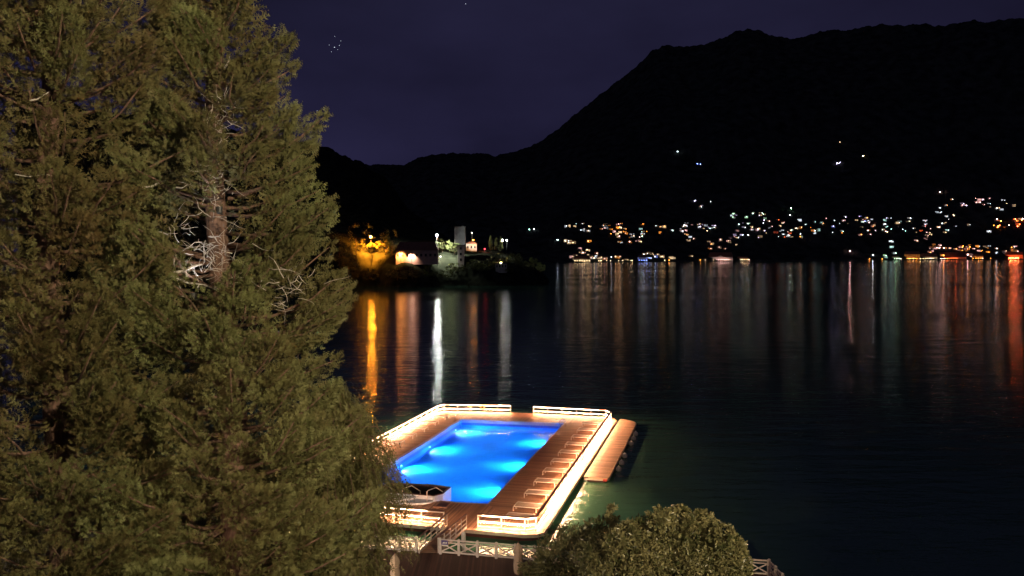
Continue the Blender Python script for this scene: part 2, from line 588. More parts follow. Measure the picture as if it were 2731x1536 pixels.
# ------------------------------------------------------------------ near land
edge = [(-90, 66), (-9.8, 50.4), (-4.7, 49.75), (1.3, 48.35), (15.4, 45.95), (15.6, 40), (16.5, 20), (17, -40), (-90, -40)]
struct('garden_ground', MB().prism(edge, -1.5, 1.12), 'gravel')
ter = [(-13, 40), (-9.7, 50.3), (-4.7, 49.65), (1.3, 48.25), (15.3, 45.85), (15.4, 40), (15.8, 30), (-13, 30)]
struct('terrace_floor', MB().prism(ter, 1.125, 1.2), 'terrace')
struct('quay_wall', MB().prism([(-9.8, 50.42), (-4.7, 49.77), (1.3, 48.37), (15.42, 45.97), (15.46, 46.25), (1.35, 48.65), (-4.65, 50.05), (-9.76, 50.7)], -1.5, 1.16), 'stone')

# ------------------------------------------------------------------ floating pool
pool = thing('floating_swimming_pool', 'large floating swimming pool with glowing blue water in a timber deck on the lake', 'swimming pool', (DO.x, DO.y, 0), DRZ)
out_poly = [(-16.0, -6.0), (4.4, -6.0), (5.25, -5.75), (5.75, -5.2), (5.75, 34.2), (5.4, 35.1), (4.6, 35.75), (-7.0, 35.8), (-15.9, 34.9), (-16.6, 34.4), (-16.9, 33.6), (-16.9, -5.1), (-16.6, -5.7)]
PV0, PV1, PU0, PU1 = -12.18, 0.0, -0.9, 30.4
pq = [(PV0, -0.9), (PV1, 0.0), (PV1, 30.58), (PV0, 29.94)]          # pool corners at deck level
# four mitred deck fields
NWc, NEc, SEc, SWc = pq[3], pq[2], pq[1], pq[0]
MB().add([(*SWc, DECK), (*SEc, DECK), (5.0, -5.4, DECK), (5.25, -5.75, DECK), (4.4, -6.0, DECK), (-16.0, -6.0, DECK), (-16.6, -5.7, DECK)], [(0, 6, 5, 4, 3, 2, 1)]).build('deck_boards', 'deck_u', pool)
MB().add([(*SEc, DECK), (5.0, -5.4, DECK), (5.25, -5.75, DECK), (5.75, -5.2, DECK), (5.75, 34.2, DECK), (5.4, 35.1, DECK), (*NEc, DECK)], [(0, 2, 3, 4, 5, 6)]).build('deck_boards', 'deck_v', pool)
MB().add([(*NEc, DECK), (5.4, 35.1, DECK), (4.6, 35.75, DECK), (-7.0, 35.8, DECK), (-15.9, 34.9, DECK), (-16.6, 34.4, DECK), (*NWc, DECK)], [(0, 1, 2, 3, 4, 5, 6)]).build('deck_boards', 'deck_u', pool)
MB().add([(*NWc, DECK), (-16.6, 34.4, DECK), (-16.9, 33.6, DECK), (-16.9, -5.1, DECK), (-16.6, -5.7, DECK), (*SWc, DECK)], [(0, 1, 2, 3, 4, 5)]).build('deck_boards', 'deck_v', pool)
for ch in pool.children:
    for p in ch.data.polygons:
        if p.normal.z < 0:
            p.flip()
def side_band(poly, z0, z1, off=0.0):
    mb = MB()
    cx = sum(p[0] for p in poly) / len(poly); cy = sum(p[1] for p in poly) / len(poly)
    q = []
    for x, y in poly:
        q.append((x + off * (1 if x > cx else -1), y + off * (1 if y > cy else -1)))
    n = len(q)
    vs = [(x, y, z0) for x, y in q] + [(x, y, z1) for x, y in q]
    return mb.add(vs, [(i, (i + 1) % n, n + (i + 1) % n, n + i) for i in range(n)])
side_band(out_poly, 0.36, DECK - 0.002, 0.0).build('edge_board', 'fascia', pool)
side_band(out_poly, -0.6, 0.36, -0.35).build('hull', 'hull', pool)
mb = MB(); n = len(out_poly)
mb.add([(x, y, 0.36) for x, y in out_poly] + [(x + (-0.35 if x > -5 else 0.35), y + (-0.35 if y > 15 else 0.35), 0.362) for x, y in out_poly],
       [(i, n + i, n + (i + 1) % n, (i + 1) % n) for i in range(n)])
mb.build('soffit', 'hull', pool)
# basin
WL = 0.03
mb = MB()
mb.add([(x, y, -1.5) for x, y in pq], [(0, 1, 2, 3)])
mb.build('pool_floor', 'tile', pool)
mb = MB()
mb.add([(x, y, -1.5) for x, y in pq] + [(x, y, -0.04) for x, y in pq], [(i, 4 + i, 4 + (i + 1) % 4, (i + 1) % 4) for i in range(4)])
mb.build('pool_wall', 'tile', pool)
mb = MB()
mb.add([(x, y, -0.04) for x, y in pq] + [(x, y, 0.30) for x, y in pq], [(i, 4 + i, 4 + (i + 1) % 4, (i + 1) % 4) for i in range(4)])
mb.build('waterline_tiles', 'tile_dark', pool)
mb = MB()
mb.add([(x, y, 0.30) for x, y in pq] + [(x, y, DECK) for x, y in pq], [(i, 4 + i, 4 + (i + 1) % 4, (i + 1) % 4) for i in range(4)])
# narrow raised coping
for i in range(4):
    a, b = Vector((*pq[i], 0)), Vector((*pq[(i + 1) % 4], 0))
    if i in (0, 1):
        nrm = Vector((0, -1, 0)) if i == 0 else Vector((1, 0, 0))
        a2, b2 = a + nrm * 0.05, b + nrm * 0.05
        mb.beam((a2.x, a2.y, DECK + 0.005), (b2.x, b2.y, DECK + 0.005), 0.10, 0.03)
    if i in (2, 3):
        nrm = Vector((0, 1, 0)) if i == 2 else Vector((-1, 0, 0))
        a2, b2 = a + nrm * 0.17, b + nrm * 0.17
        mb.beam((a2.x, a2.y, DECK + 0.02), (b2.x, b2.y, DECK + 0.02), 0.34, 0.06)
mb.build('coping', 'coping', pool)
mb = MB()
mb.add([(x, y, WL) for x, y in pq], [(0, 1, 2, 3)])
mb.build('pool_water', 'pool_water', pool)
# underwater lamps in the side walls
for v, u, sgn in [(PV0, 3.5, 1), (PV0, 11.5, 1), (PV0, 19.2, 1), (PV0, 27.6, 1), (PV1, 24.5, -1), (PV1, 14.9, -1), (PV1, 6.4, -1)]:
    lp = MB()
    prof = [(0.17, 0.0), (0.17, 0.03), (0.12, 0.06), (0.001, 0.07)]
    for i in range(len(prof) - 1):
        pass
    ring = []
    for r_, z in prof:
        ring += [(v + sgn * z, u + r_ * math.cos(2 * math.pi * j / 12), -0.55 + r_ * math.sin(2 * math.pi * j / 12)) for j in range(12)]
    lp.add(ring, [(i * 12 + j, i * 12 + (j + 1) % 12, (i + 1) * 12 + (j + 1) % 12, (i + 1) * 12 + j) for i in range(3) for j in range(12)])
    pl = lp.build('pool_lamp', 'pool_lens', pool)
    lamp_light('pool_lamp_light', 'SPOT', (v + sgn * 0.16, u, -0.55), 5200, (0.26, 0.58, 1.0), pl, 0.1, (v + sgn * 4.2, u, -1.5), R(150), 1.0)
    lamp_light('pool_lamp_beam', 'SPOT', (v + sgn * 0.16, u, -0.5), 1900, (0.45, 1.0, 0.98), pl, 0.1, (v + sgn * 3.0, u, -1.5), R(44), 1.0)

# railings
def railing(name, label, path, gname):
    P = [Vector((x, y, 0)) for x, y in path]
    root = thing(name, label, 'railing', (DO.x, DO.y, DECK), DRZ, None)
    hand, cap, midr, low = MB(), MB(), MB(), MB()
    for a, b in zip(P[:-1], P[1:]):
        dd = (b - a).normalized()
        a2, b2 = a - dd * 0.02, b + dd * 0.02
        hand.beam((a2.x, a2.y, 1.0), (b2.x, b2.y, 1.005), 0.20, 0.065)
        cap.beam((a.x, a.y, 0.915), (b.x, b.y, 0.915), 0.06, 0.10)
        midr.beam((a.x, a.y, 0.47), (b.x, b.y, 0.47), 0.055, 0.11)
        low.beam((a.x, a.y, 0.09), (b.x, b.y, 0.09), 0.05, 0.09)
    hand.build('handrail', 'rail_wood', root)
    cap.build('top_board', 'white_paint', root)
    midr.build('mid_rail', 'white_paint', root)
    low.build('bottom_rail', 'white_paint', root)
    # posts at about 1.8 m, each its own part; a light strip on both sides of the top board between posts
    post_me = MB().box((0, 0, 0.485), (0.085, 0.085, 0.97))
    first = None
    led_me = {}
    for a, b in zip(P[:-1], P[1:]):
        ln = (b - a).length
        k = max(1, round(ln / 1.8))
        ang = math.atan2(b.y - a.y, b.x - a.x)
        for i in range(k + 1):
            if i == k and b is not P[-1]:
                continue
            q = a.lerp(b, i / k)
            if first is None:
                o = first = post_me.build('post', 'white_paint', root)
            else:
                o = first.copy(); COL.objects.link(o); o.parent = root
            o.location = (q.x, q.y, 0); o.rotation_euler = (0, 0, ang)
        seg = ln / k
        for i in range(k):
            q = a.lerp(b, (i + 0.5) / k)
            key = round(seg, 3)
            nx, ny = -math.sin(ang), math.cos(ang)
            for off_, zz_ in ((-0.062, 0.968), (0.062, 0.968), (0.0, 0.411)):
                if key not in led_me:
                    hl = (seg - 0.12) / 2
                    led_me[key] = o = MB().add([(-hl, -0.025, 0), (-hl, 0.025, 0), (hl, 0.025, 0), (hl, -0.025, 0)], [(0, 1, 2, 3)]).build('light_strip', 'led', root)
                else:
                    o = led_me[key].copy(); COL.objects.link(o); o.parent = root
                o.location = (q.x + nx * off_, q.y + ny * off_, zz_)
                o.rotation_euler = (0, 0, ang)
    return root
railing('deck_railing', 'white railing with brown handrail along the pool side that faces the lounging dock', [(0.9, -5.4), (4.4, -5.4), (5.1, -4.95), (5.1, 33.85), (4.33, 35.05), (-4.65, 35.2)], None)
railing('deck_railing', 'white railing with brown handrail along the pool side half hidden behind the tall conifer', [(-1.68, -5.42), (-15.6, -5.42), (-16.4, -4.8), (-16.4, 32.9), (-15.9, 34.1), (-7.55, 35.2)], None)

# sun loungers
def lounger():
    root = thing('sun_lounger', 'low white tube sun lounger with beige sling on the deck beside the dock railing', 'sun lounger', (0, 0, 0), 0, 'loungers along the dock railing')
    LN, WD, HT = 2.05, 1.15, 0.36
    for sy in (-1, 1):
        y = sy * WD / 2
        MB().tube([(0.0, y, 0), (0.0, y, HT - 0.04), (0.04, y, HT), (LN, y, HT)], 0.03, 6).build('side_rail', 'metal', root, smooth=True)
        MB().tube([(0.22, y, HT), (0.22, y, 0.2)], 0.024, 6).build('brace', 'metal', root, smooth=True)
        MB().tube([(LN - 0.25, y, HT), (LN - 0.25, y, 0)], 0.03, 6).build('leg', 'metal', root, smooth=True)
    MB().tube([(0.03, -WD / 2, HT), (0.03, WD / 2, HT)], 0.025, 6).build('end_bar', 'metal', root, smooth=True)
    sl = MB()
    xs = [0.06 + i * (LN - 0.1) / 8 for i in range(9)]
    ys = [-WD / 2 + 0.05, -WD / 4, 0, WD / 4, WD / 2 - 0.05]
    top = [(x, y, HT - 0.035 * math.cos(y / WD * math.pi) + 0.012) for x in xs for y in ys]
    bot = [(x, y, z - 0.02) for x, y, z in top]
    fs = []
    for i in range(8):
        for j in range(4):
            a = i * 5 + j
            fs.append((a, a + 5, a + 6, a + 1))
            fs.append((45 + a, 45 + a + 1, 45 + a + 6, 45 + a + 5))
    sl.add(top + bot, fs)
    sl.build('sling', 'sling', root, smooth=True)
    return root
proto = lounger()
uu = [-1.17 + 0.57 + 3.425 * i for i in range(10)]
uu[0:0] = [-3.2]
for i, u in enumerate(uu):
    o = proto if i == 0 else copy_tree(proto)
    o.location = dk(2.42, u, DECK)
    o.rotation_euler = (0, 0, DRZ + random.uniform(-0.02, 0.02))
for u in (30.2, 26.75, 23.3, 19.9, 16.5):
    o = copy_tree(proto)
    o.location = dk(-14.15, u, DECK)
    o.rotation_euler = (0, 0, DRZ + math.pi)
    tag(o, 'low white tube sun lounger with beige sling, across the pool from the dock', 'sun lounger', 'loungers across the pool')

# pool ladders: two bent steel rails with treads
def ladder(v, u, ang, label):
    root = thing('pool_ladder', label, 'ladder', dk(v, u, DECK), DRZ + ang)
    for s_ in (-1, 1):
        y = 0.25 * s_
        MB().tube([(-0.55, y, 0), (-0.52, y, 0.55), (-0.36, y, 0.78), (-0.1, y, 0.82), (0.1, y, 0.66), (0.16, y, 0.3), (0.16, y, -1.3)], 0.028, 7).build('ladder_rail', 'steel', root, smooth=True)
    for z in (-0.35, -0.65, -0.95):
        MB().box((0.16, 0, z), (0.09, 0.48, 0.03)).build('tread', 'steel', root)
ladder(PV0 + 0.02, 28.9, 0, 'bent steel pool ladder at the far pool corner beside the loungers across the water')
ladder(PV1 - 0.02, 29.3, math.pi, 'bent steel pool ladder at the pool corner nearest the outer dock')

# whirlpool tub at the near end of the pool
tub = thing('whirlpool_tub', 'dark raised whirlpool tub with brown rim and pale curved steps at pool end', 'hot tub', dk(-6.2, -0.2, DECK), DRZ)
tv0, tv1, tu0, tu1 = -3.2, 2.45, -0.35, 2.55
wall_t = 0.16
mb = MB()
outer = [(tv0, tu0), (tv1 - 0.5, tu0), (tv1, tu0 + 0.7), (tv1, tu1 - 0.25), (tv1 - 1.9, tu1), (tv0, tu1 - 0.35)]
inner = [(x * 0.93 - 0.02, (y - 1.0) * 0.86 + 1.0) for x, y in outer]
nn = len(outer)
mb.add([(x, y, -0.62) for x, y in outer] + [(x, y, 0.46) for x, y in outer], [(i, (i + 1) % nn, nn + (i + 1) % nn, nn + i) for i in range(nn)])
mb.build('outer_wall', 'step', tub)
mb = MB()
mb.add([(x, y, 0.46) for x, y in outer] + [(x, y, 0.50) for x, y in outer] + [(x, y, 0.50) for x, y in inner] + [(x, y, 0.40) for x, y in inner],
       [(k_ * nn + i, k_ * nn + (i + 1) % nn, (k_ + 1) * nn + (i + 1) % nn, (k_ + 1) * nn + i) for k_ in range(3) for i in range(nn)])
mb.build('rim', 'tub_wood', tub)
mb = MB()
mb.add([(x, y, 0.40) for x, y in inner] + [(x, y, -0.05) for x, y in inner], [(i, (i + 1) % nn, nn + (i + 1) % nn, nn + i) for i in range(nn)])
mb.build('inner_wall', 'dark_inside', tub)
MB().add([(x, y, -0.04) for x, y in inner], [tuple(range(nn))]).build('tub_water', 'dark_inside', tub)
for r_, z0, z1 in ((1.0, 0.0, 0.17), (0.72, 0.17, 0.34)):
    arc = [(-2.9, tu0 - 0.02)] + [(-2.9 + 2.9 * r_ + math.cos(a) * 2.3 * r_ - 0.4, tu0 - 0.02 - math.sin(a) * 1.35 * r_) for a in [math.pi - math.pi * i / 14 for i in range(15)]]
    MB().prism([(x, y) for x, y in arc[1:]], z0 + 0.003, z1).build('step', 'step', tub, bevel=0.02)
for v in (-3.05, -0.55, 1.55):
    MB().tube([(v, tu0 - 0.55, 0), (v, tu0 - 0.5, 0.95), (v + 0.05, tu0 - 0.4, 1.02), (v + 0.35, tu0 + 0.6, 0.98), (v + 0.75, tu0 + 1.4, 0.35), (v + 0.75, tu0 + 1.42, -0.02)], 0.035, 7).build('handrail', 'metal', tub, smooth=True)
hatch = thing('deck_hatch', 'square sunken hatch with dark floor in the deck by the gangway', 'hatch', dk(-3.3, -1.05, DECK), DRZ)
for (c, d) in (((0, -0.72, 0.03), (1.1, 0.12, 0.06)), ((0, 0.72, 0.03), (1.1, 0.12, 0.06)), ((-0.5, 0, 0.03), (0.12, 1.32, 0.06)), ((0.5, 0, 0.03), (0.12, 1.32, 0.06))):
    MB().box(c, d).build('frame_bar', 'deck_u', hatch)
MB().box((0, 0, 0.008), (0.87, 1.31, 0.01)).build('hatch_cover', 'tub_wood', hatch)

# life rings and rail box
def torus(mb, c, R_, r_, ax):
    a_ = [2 * math.pi * i / 18 for i in range(18)]
    vs = []
    for t_ in a_:
        for j in range(7):
            p = 2 * math.pi * j / 7
            x, z, y = (R_ + r_ * math.cos(p)) * math.cos(t_), (R_ + r_ * math.cos(p)) * math.sin(t_), r_ * math.sin(p)
            vs.append((c[0] + (x if ax == 0 else y), c[1] + (y if ax == 0 else x), c[2] + z))
    mb.add(vs, [(i * 7 + j, ((i + 1) % 18) * 7 + j, ((i + 1) % 18) * 7 + (j + 1) % 7, i * 7 + (j + 1) % 7) for i in range(18) for j in range(7)])
    return mb
lr = thing('life_ring', 'white life ring with red bands hung on the dock side of the railing', 'life ring', dk(5.1, 13.4, DECK), DRZ)
torus(MB(), (0.16, 0, 0.72), 0.27, 0.075, 1).build('ring', 'fender', lr, smooth=True)
for t_ in (0.6, 2.2, 3.8, 5.4):
    MB().box((0.16, 0.27 * math.cos(t_), 0.72 + 0.27 * math.sin(t_)), (0.165, 0.12, 0.12)).build('band', 'red', lr, bevel=0.03)
MB().box((0.02, 0, 1.06), (0.1, 0.12, 0.09)).build('hook', 'red', lr, bevel=0.02)
lb = thing('life_ring', 'orange life ring hung inside the far railing above the deck', 'life ring', dk(-11.0, 34.62, DECK), DRZ)
torus(MB(), (0, -0.14, 0.7), 0.25, 0.075, 0).build('ring', 'orange', lb, smooth=True)
MB().box((0, -0.05, 0.96), (0.1, 0.1, 0.08)).build('hook', 'white_paint', lb, bevel=0.02)
fb = thing('notice_board', 'small yellow notice board on the far railing', 'sign', dk(-12.6, 34.35, DECK), DRZ)
MB().box((0, -0.09, 0.86), (0.42, 0.03, 0.2)).build('board', pmat('yellow plate', (0.7, 0.5, 0.12), 0.5), fb, bevel=0.01)
MB().box((0, -0.05, 0.6), (0.05, 0.03, 0.6)).build('bracket', 'white_paint', fb)

# ------------------------------------------------------------------ outer dock
dock = thing('floating_dock', 'narrow timber lounging dock floating beside the pool railing', 'dock', (DO.x, DO.y, 0), DRZ)
dpoly = [(6.0, 9.8), (8.1, 9.85), (8.22, 10.1), (8.22, 33.0), (8.0, 34.0), (7.5, 34.75), (6.7, 35.3), (6.0, 35.5)]
MB().prism(dpoly, 0.36, 0.5).build('deck_boards', plank_mat('dock boards lightened as lit', (0.58, 0.37, 0.24), 1), dock)  # paler copy of the deck boards; strip light's brightness put into the colour
MB().prism([(x - 0.02 if x > 7 else x + 0.02, min(35.4, y + 0.05)) for x, y in dpoly], 0.2, 0.36).build('edge_beam', 'fascia', dock)
MB().prism([(x - 0.25 if x > 7 else x + 0.25, y + (0.3 if y < 20 else -0.3)) for x, y in dpoly], -0.5, 0.2).build('float', 'hull', dock)
MB().box((7.9, 9.75, 0.3), (0.4, 0.2, 0.2)).build('corner_bumper', 'red', dock, bevel=0.06)
fproto = None
for i, u in enumerate((29.3, 27.1, 24.7, 19.2, 16.6, 14.3)):
    if fproto is None:
        f_ = thing('boat_fender', 'round white fender hanging on rope from the outer edge of the dock', 'fender', dk(8.5, u, 0.02), DRZ, 'fenders on the dock edge')
        MB().lathe([(0.02, -0.12), (0.16, -0.08), (0.26, 0.05), (0.28, 0.18), (0.24, 0.31), (0.12, 0.40), (0.05, 0.44), (0.045, 0.5), (0.01, 0.5)], 14).build('ball', 'fender', f_, smooth=True)
        MB().tube([(0, 0, 0.48), (-0.1, 0, 0.55), (-0.35, 0, 0.5)], 0.018, 5).build('rope', 'rope', f_)
        fproto = f_
    else:
        f_ = copy_tree(fproto)
        f_.location = dk(8.5, u, 0.02 + random.uniform(-0.03, 0.03))

# ------------------------------------------------------------------ gangway
ga = [Vector((-6.0, 49.45, 1.2)), Vector((-4.78, 49.45, 1.2))]
gb = [Vector((-4.75, 55.9, 0.62)), Vector((-3.35, 55.75, 0.62))]
gw = thing('gangway', 'sloping timber gangway with brown handrails linking terrace and pool deck', 'gangway', (-5.4, 49.45, 0))
off = Vector((-5.4, 49.45, 0))
g = MB()
q = [ga[0] - off, ga[1] - off, gb[1] - off, gb[0] - off]
g.add([(p.x, p.y, p.z + 0.03) for p in q] + [(p.x, p.y, p.z - 0.12) for p in q], [(0, 1, 2, 3), (7, 6, 5, 4), (0, 4, 5, 1), (1, 5, 6, 2), (2, 6, 7, 3), (3, 7, 4, 0)])
g.build('walkway', 'deck_v', gw)
for a, b in ((ga[0], gb[0]), (ga[1], gb[1])):
    a, b = a - off, b - off
    MB().beam(a + Vector((0, 0, 1.02)), b + Vector((0, 0, 1.02)), 0.12, 0.06).build('handrail', 'rail_wood', gw)
    MB().beam(a + Vector((0, 0, 0.68)), b + Vector((0, 0, 0.68)), 0.04, 0.08).build('rail', 'fence_paint', gw)
    MB().beam(a + Vector((0, 0, 0.36)), b + Vector((0, 0, 0.36)), 0.04, 0.08).build('rail', 'fence_paint', gw)
    MB().beam(a + Vector((0, 0, 0.06)), b + Vector((0, 0, 0.06)), 0.06, 0.16).build('stringer', 'fence_paint', gw)
    for i in range(6):
        p = a.lerp(b, i / 5)
        MB().box((p.x, p.y, p.z + 0.5), (0.06, 0.06, 1.0)).build('post', 'fence_paint', gw)

# ------------------------------------------------------------------ crossed-board fence along the quay
def cross_fence(label, pts, npan):
    P = [Vector((*p, 1.2)) for p in pts]
    root = thing('cross_braced_fence', label, 'fence', P[0])
    segs = []
    total = sum((b - a).length for a, b in zip(P[:-1], P[1:]))
    nodes = []
    for a, b in zip(P[:-1], P[1:]):
        k = max(1, round(npan * (b - a).length / total))
        nodes += [a.lerp(b, i / k) for i in range(k)]
    nodes.append(P[-1])
    pm = None
    for i, q in enumerate(nodes):
        r_ = q - P[0]
        if pm is None:
            pm = o = MB().box((0, 0, 0.5), (0.15, 0.15, 1.0)).add(*(lambda h: ([(-h, -h, 1.0), (h, -h, 1.0), (h, h, 1.0), (-h, h, 1.0), (0, 0, 1.07)], [(0, 1, 4), (1, 2, 4), (2, 3, 4), (3, 0, 4)]))(0.085)).build('post', 'fence_paint', root)
        else:
            o = pm.copy(); COL.objects.link(o); o.parent = root
        nx = nodes[min(i + 1, len(nodes) - 1)] - nodes[max(i - 1, 0)]
        o.location = r_
        o.rotation_euler = (0, 0, math.atan2(nx.y, nx.x))
    for a, b in zip(nodes[:-1], nodes[1:]):
        a, b = a - P[0], b - P[0]
        d = (b - a).normalized() * 0.075
        a, b = a + d, b - d
        Z = lambda p, z: (p.x, p.y, p.z + z)
        MB().beam(Z(a, 0.93), Z(b, 0.93), 0.07, 0.085).build('top_rail', 'fence_paint', root)
        MB().beam(Z(a, 0.76), Z(b, 0.76), 0.05, 0.06).build('rail', 'fence_paint', root)
        MB().beam(Z(a, 0.14), Z(b, 0.14), 0.06, 0.085).build('bottom_rail', 'fence_paint', root)
        MB().beam(Z(a, 0.19), Z(b, 0.73), 0.03, 0.075).build('cross_brace', 'fence_paint', root)
        MB().beam(Z(a, 0.73), Z(b, 0.19), 0.034, 0.075).build('cross_brace', 'fence_paint', root)
    return root
cross_fence('long white fence of crossed boards along the quay between gangway and leafy tree', [(-4.62, 49.3), (1.3, 47.95), (15.0, 45.55), (15.15, 41.5)], 21)
cross_fence('short white fence of crossed boards on the conifer side of the gangway', [(-9.4, 50.0), (-6.2, 49.6)], 3)
sg = thing('pool_sign', 'small dark blue sign with pale marks on the fence beside the gangway', 'sign', (-4.62, 49.3, 1.2), math.atan2(-1.35, 5.92))
MB().box((0.31, -0.12, 0.80), (0.44, 0.02, 0.28)).build('plate', 'sign_blue', sg, bevel=0.004)
MB().box((0.33, -0.12, 0.61), (0.42, 0.018, 0.08)).build('lower_strip', 'white_paint', sg, bevel=0.004)
mk = MB()
mk.add([(0.14, -0.134, 0.74), (0.34, -0.134, 0.74), (0.34, -0.134, 0.79), (0.30, -0.134, 0.85), (0.25, -0.134, 0.83)], [(0, 1, 2, 3, 4)])
mk.add([(0.37, -0.134, 0.74), (0.46, -0.134, 0.74), (0.46, -0.134, 0.84), (0.40, -0.134, 0.85), (0.37, -0.134, 0.80)], [(0, 1, 2, 3, 4)])
mk.build('pale_mark', 'white_paint', sg)

# mooring post between quay and deck
mp_ = thing('mooring_post', 'thick white mooring post standing in the water behind the fence', 'mooring post', (-3.35, 52.3, 0))
MB().lathe([(0.15, -1.5), (0.15, 0.0), (0.15, 1.2), (0.155, 1.3), (0.14, 1.45), (0.09, 1.55), (0.01, 1.58)], 14).build('pile', 'white_paint', mp_, smooth=True)
for z in (0.25, 0.8):
    MB().lathe([(0.157, z), (0.162, z + 0.02), (0.162, z + 0.07), (0.157, z + 0.09)], 14).build('rope_band', 'rope', mp_, smooth=True)

# closed parasols
def parasol(loc, label, seed):
    rnd = random.Random(seed)
    root = thing('closed_parasol', label, 'parasol', loc, rnd.uniform(0, 1))
    nj = 24
    prof = [(0.20, 0.95), (0.25, 1.1), (0.27, 1.4), (0.25, 1.75), (0.20, 2.05), (0.27, 2.2), (0.24, 2.4), (0.13, 2.6), (0.03, 2.7)]
    ph = [rnd.uniform(0.8, 1.2) for _ in range(nj)]
    MB().lathe(prof, nj, (0, 0, 0), lambda i, j: (1.0 if j % 3 == 0 else 0.72 if j % 3 == 1 else 0.86) * (0.92 + 0.12 * ph[(j + i) % nj])).build('canopy', 'canvas', root, smooth=True)
    MB().lathe([(0.24, 2.0), (0.245, 2.02), (0.245, 2.06), (0.24, 2.08)], 20).build('tie_strap', 'canvas', root)
    MB().tube([(0, 0, 0.05), (0, 0, 2.72)], 0.028, 8).build('pole', 'rail_wood', root, smooth=True)
    MB().lathe([(0.01, 2.69), (0.035, 2.72), (0.02, 2.78), (0.002, 2.8)], 8).build('finial', 'rail_wood', root, smooth=True)
    MB().lathe([(0.32, 0.0), (0.32, 0.06), (0.08, 0.1), (0.05, 0.3)], 16).build('base', 'stone', root, smooth=True)
parasol((0.28, 43.8, 1.2), 'closed beige parasol on the terrace in front of the crossed-board fence', 1)
parasol((-6.44, 42.2, 1.2), 'closed beige parasol standing under the drooping branches', 2)

# ------------------------------------------------------------------ foliage
def mesh_np(name, verts, faces, mat, parent, tint=None, smooth=False):
    me = bpy.data.meshes.new(name)
    nv, nf, k = len(verts), len(faces), faces.shape[1]
    me.vertices.add(nv)
    me.vertices.foreach_set('co', verts.astype(np.float32).ravel())
    me.loops.add(nf * k)
    me.loops.foreach_set('vertex_index', faces.astype(np.int32).ravel())
    me.polygons.add(nf)
    me.polygons.foreach_set('loop_start', np.arange(0, nf * k, k, dtype=np.int32))
    me.polygons.foreach_set('loop_total', np.full(nf, k, dtype=np.int32))
    me.update(calc_edges=True)
    if tint is not None:
        a = me.attributes.new('tint', 'FLOAT', 'POINT')
        a.data.foreach_set('value', tint.astype(np.float32))
    me.materials.append(M[mat])
    o = bpy.data.objects.new(name, me)
    COL.objects.link(o)
    if parent:
        o.parent = parent
    return o
def frames(d, rg):
    d = d / np.linalg.norm(d, axis=1, keepdims=True)
    a = rg.normal(size=d.shape)
    s_ = np.cross(d, a); s_ /= np.linalg.norm(s_, axis=1, keepdims=True)
    t_ = np.cross(d, s_)
    return np.stack([d, s_, t_], axis=2)        # columns
def scatter(tmpl_v, tmpl_f, pos, dirs, scale, tint, rg, side=None):
    Rm = frames(dirs, rg)
    vs = np.einsum('nij,kj->nki', Rm, tmpl_v) * scale[:, None, None] + pos[:, None, :]
    k = len(tmpl_v)
    fs = tmpl_f[None] + (np.arange(len(pos)) * k)[:, None, None]
    return vs.reshape(-1, 3), fs.reshape(-1, tmpl_f.shape[1]), np.repeat(tint, k)
def spray(nl=7, wid=0.34, lw=0.055, seed=0):
    rg = np.random.default_rng(seed)
    vs, fs = [], []
    def leafq(a, b, w):
        a, b = np.array(a), np.array(b)
        d = b - a
        s_ = np.array([-d[1], d[0], 0.0]); s_ /= np.linalg.norm(s_) + 1e-9
        o = len(vs)
        vs.extend([a + d * 0.12 + s_ * w, b, a + d * 0.12 - s_ * w])
        fs.append((o, o + 1, o + 2))
    for i in range(nl):
        t_ = 0.08 + 0.8 * i / (nl - 1)
        w = wid * math.sin(math.pi * (0.18 + 0.74 * t_))
        for sg_ in (-1, 1):
            z = rg.normal() * 0.07
            leafq((t_, 0, 0), (min(1.0, t_ + 0.25 + rg.normal() * 0.03), sg_ * w * rg.uniform(0.75, 1.15), z), lw * rg.uniform(0.8, 1.2))
    leafq((0, 0, 0), (1.0, 0, 0.02), lw * 0.8)
    v = np.array(vs); v[:, 2] -= 0.10 * v[:, 0] ** 2 + 0.25 * v[:, 1] ** 2
    return v, np.array(fs)
SPRS = [spray(3, 0.46, 0.085, 1), spray(3, 0.36, 0.075, 2), spray(3, 0.55, 0.08, 3)]
GAPS = [(545, 690, 95, 105), (585, 330, 36, 70), (560, 500, 45, 60), (150, 960, 28, 60), (115, 260, 30, 40), (760, 760, 60, 60)]
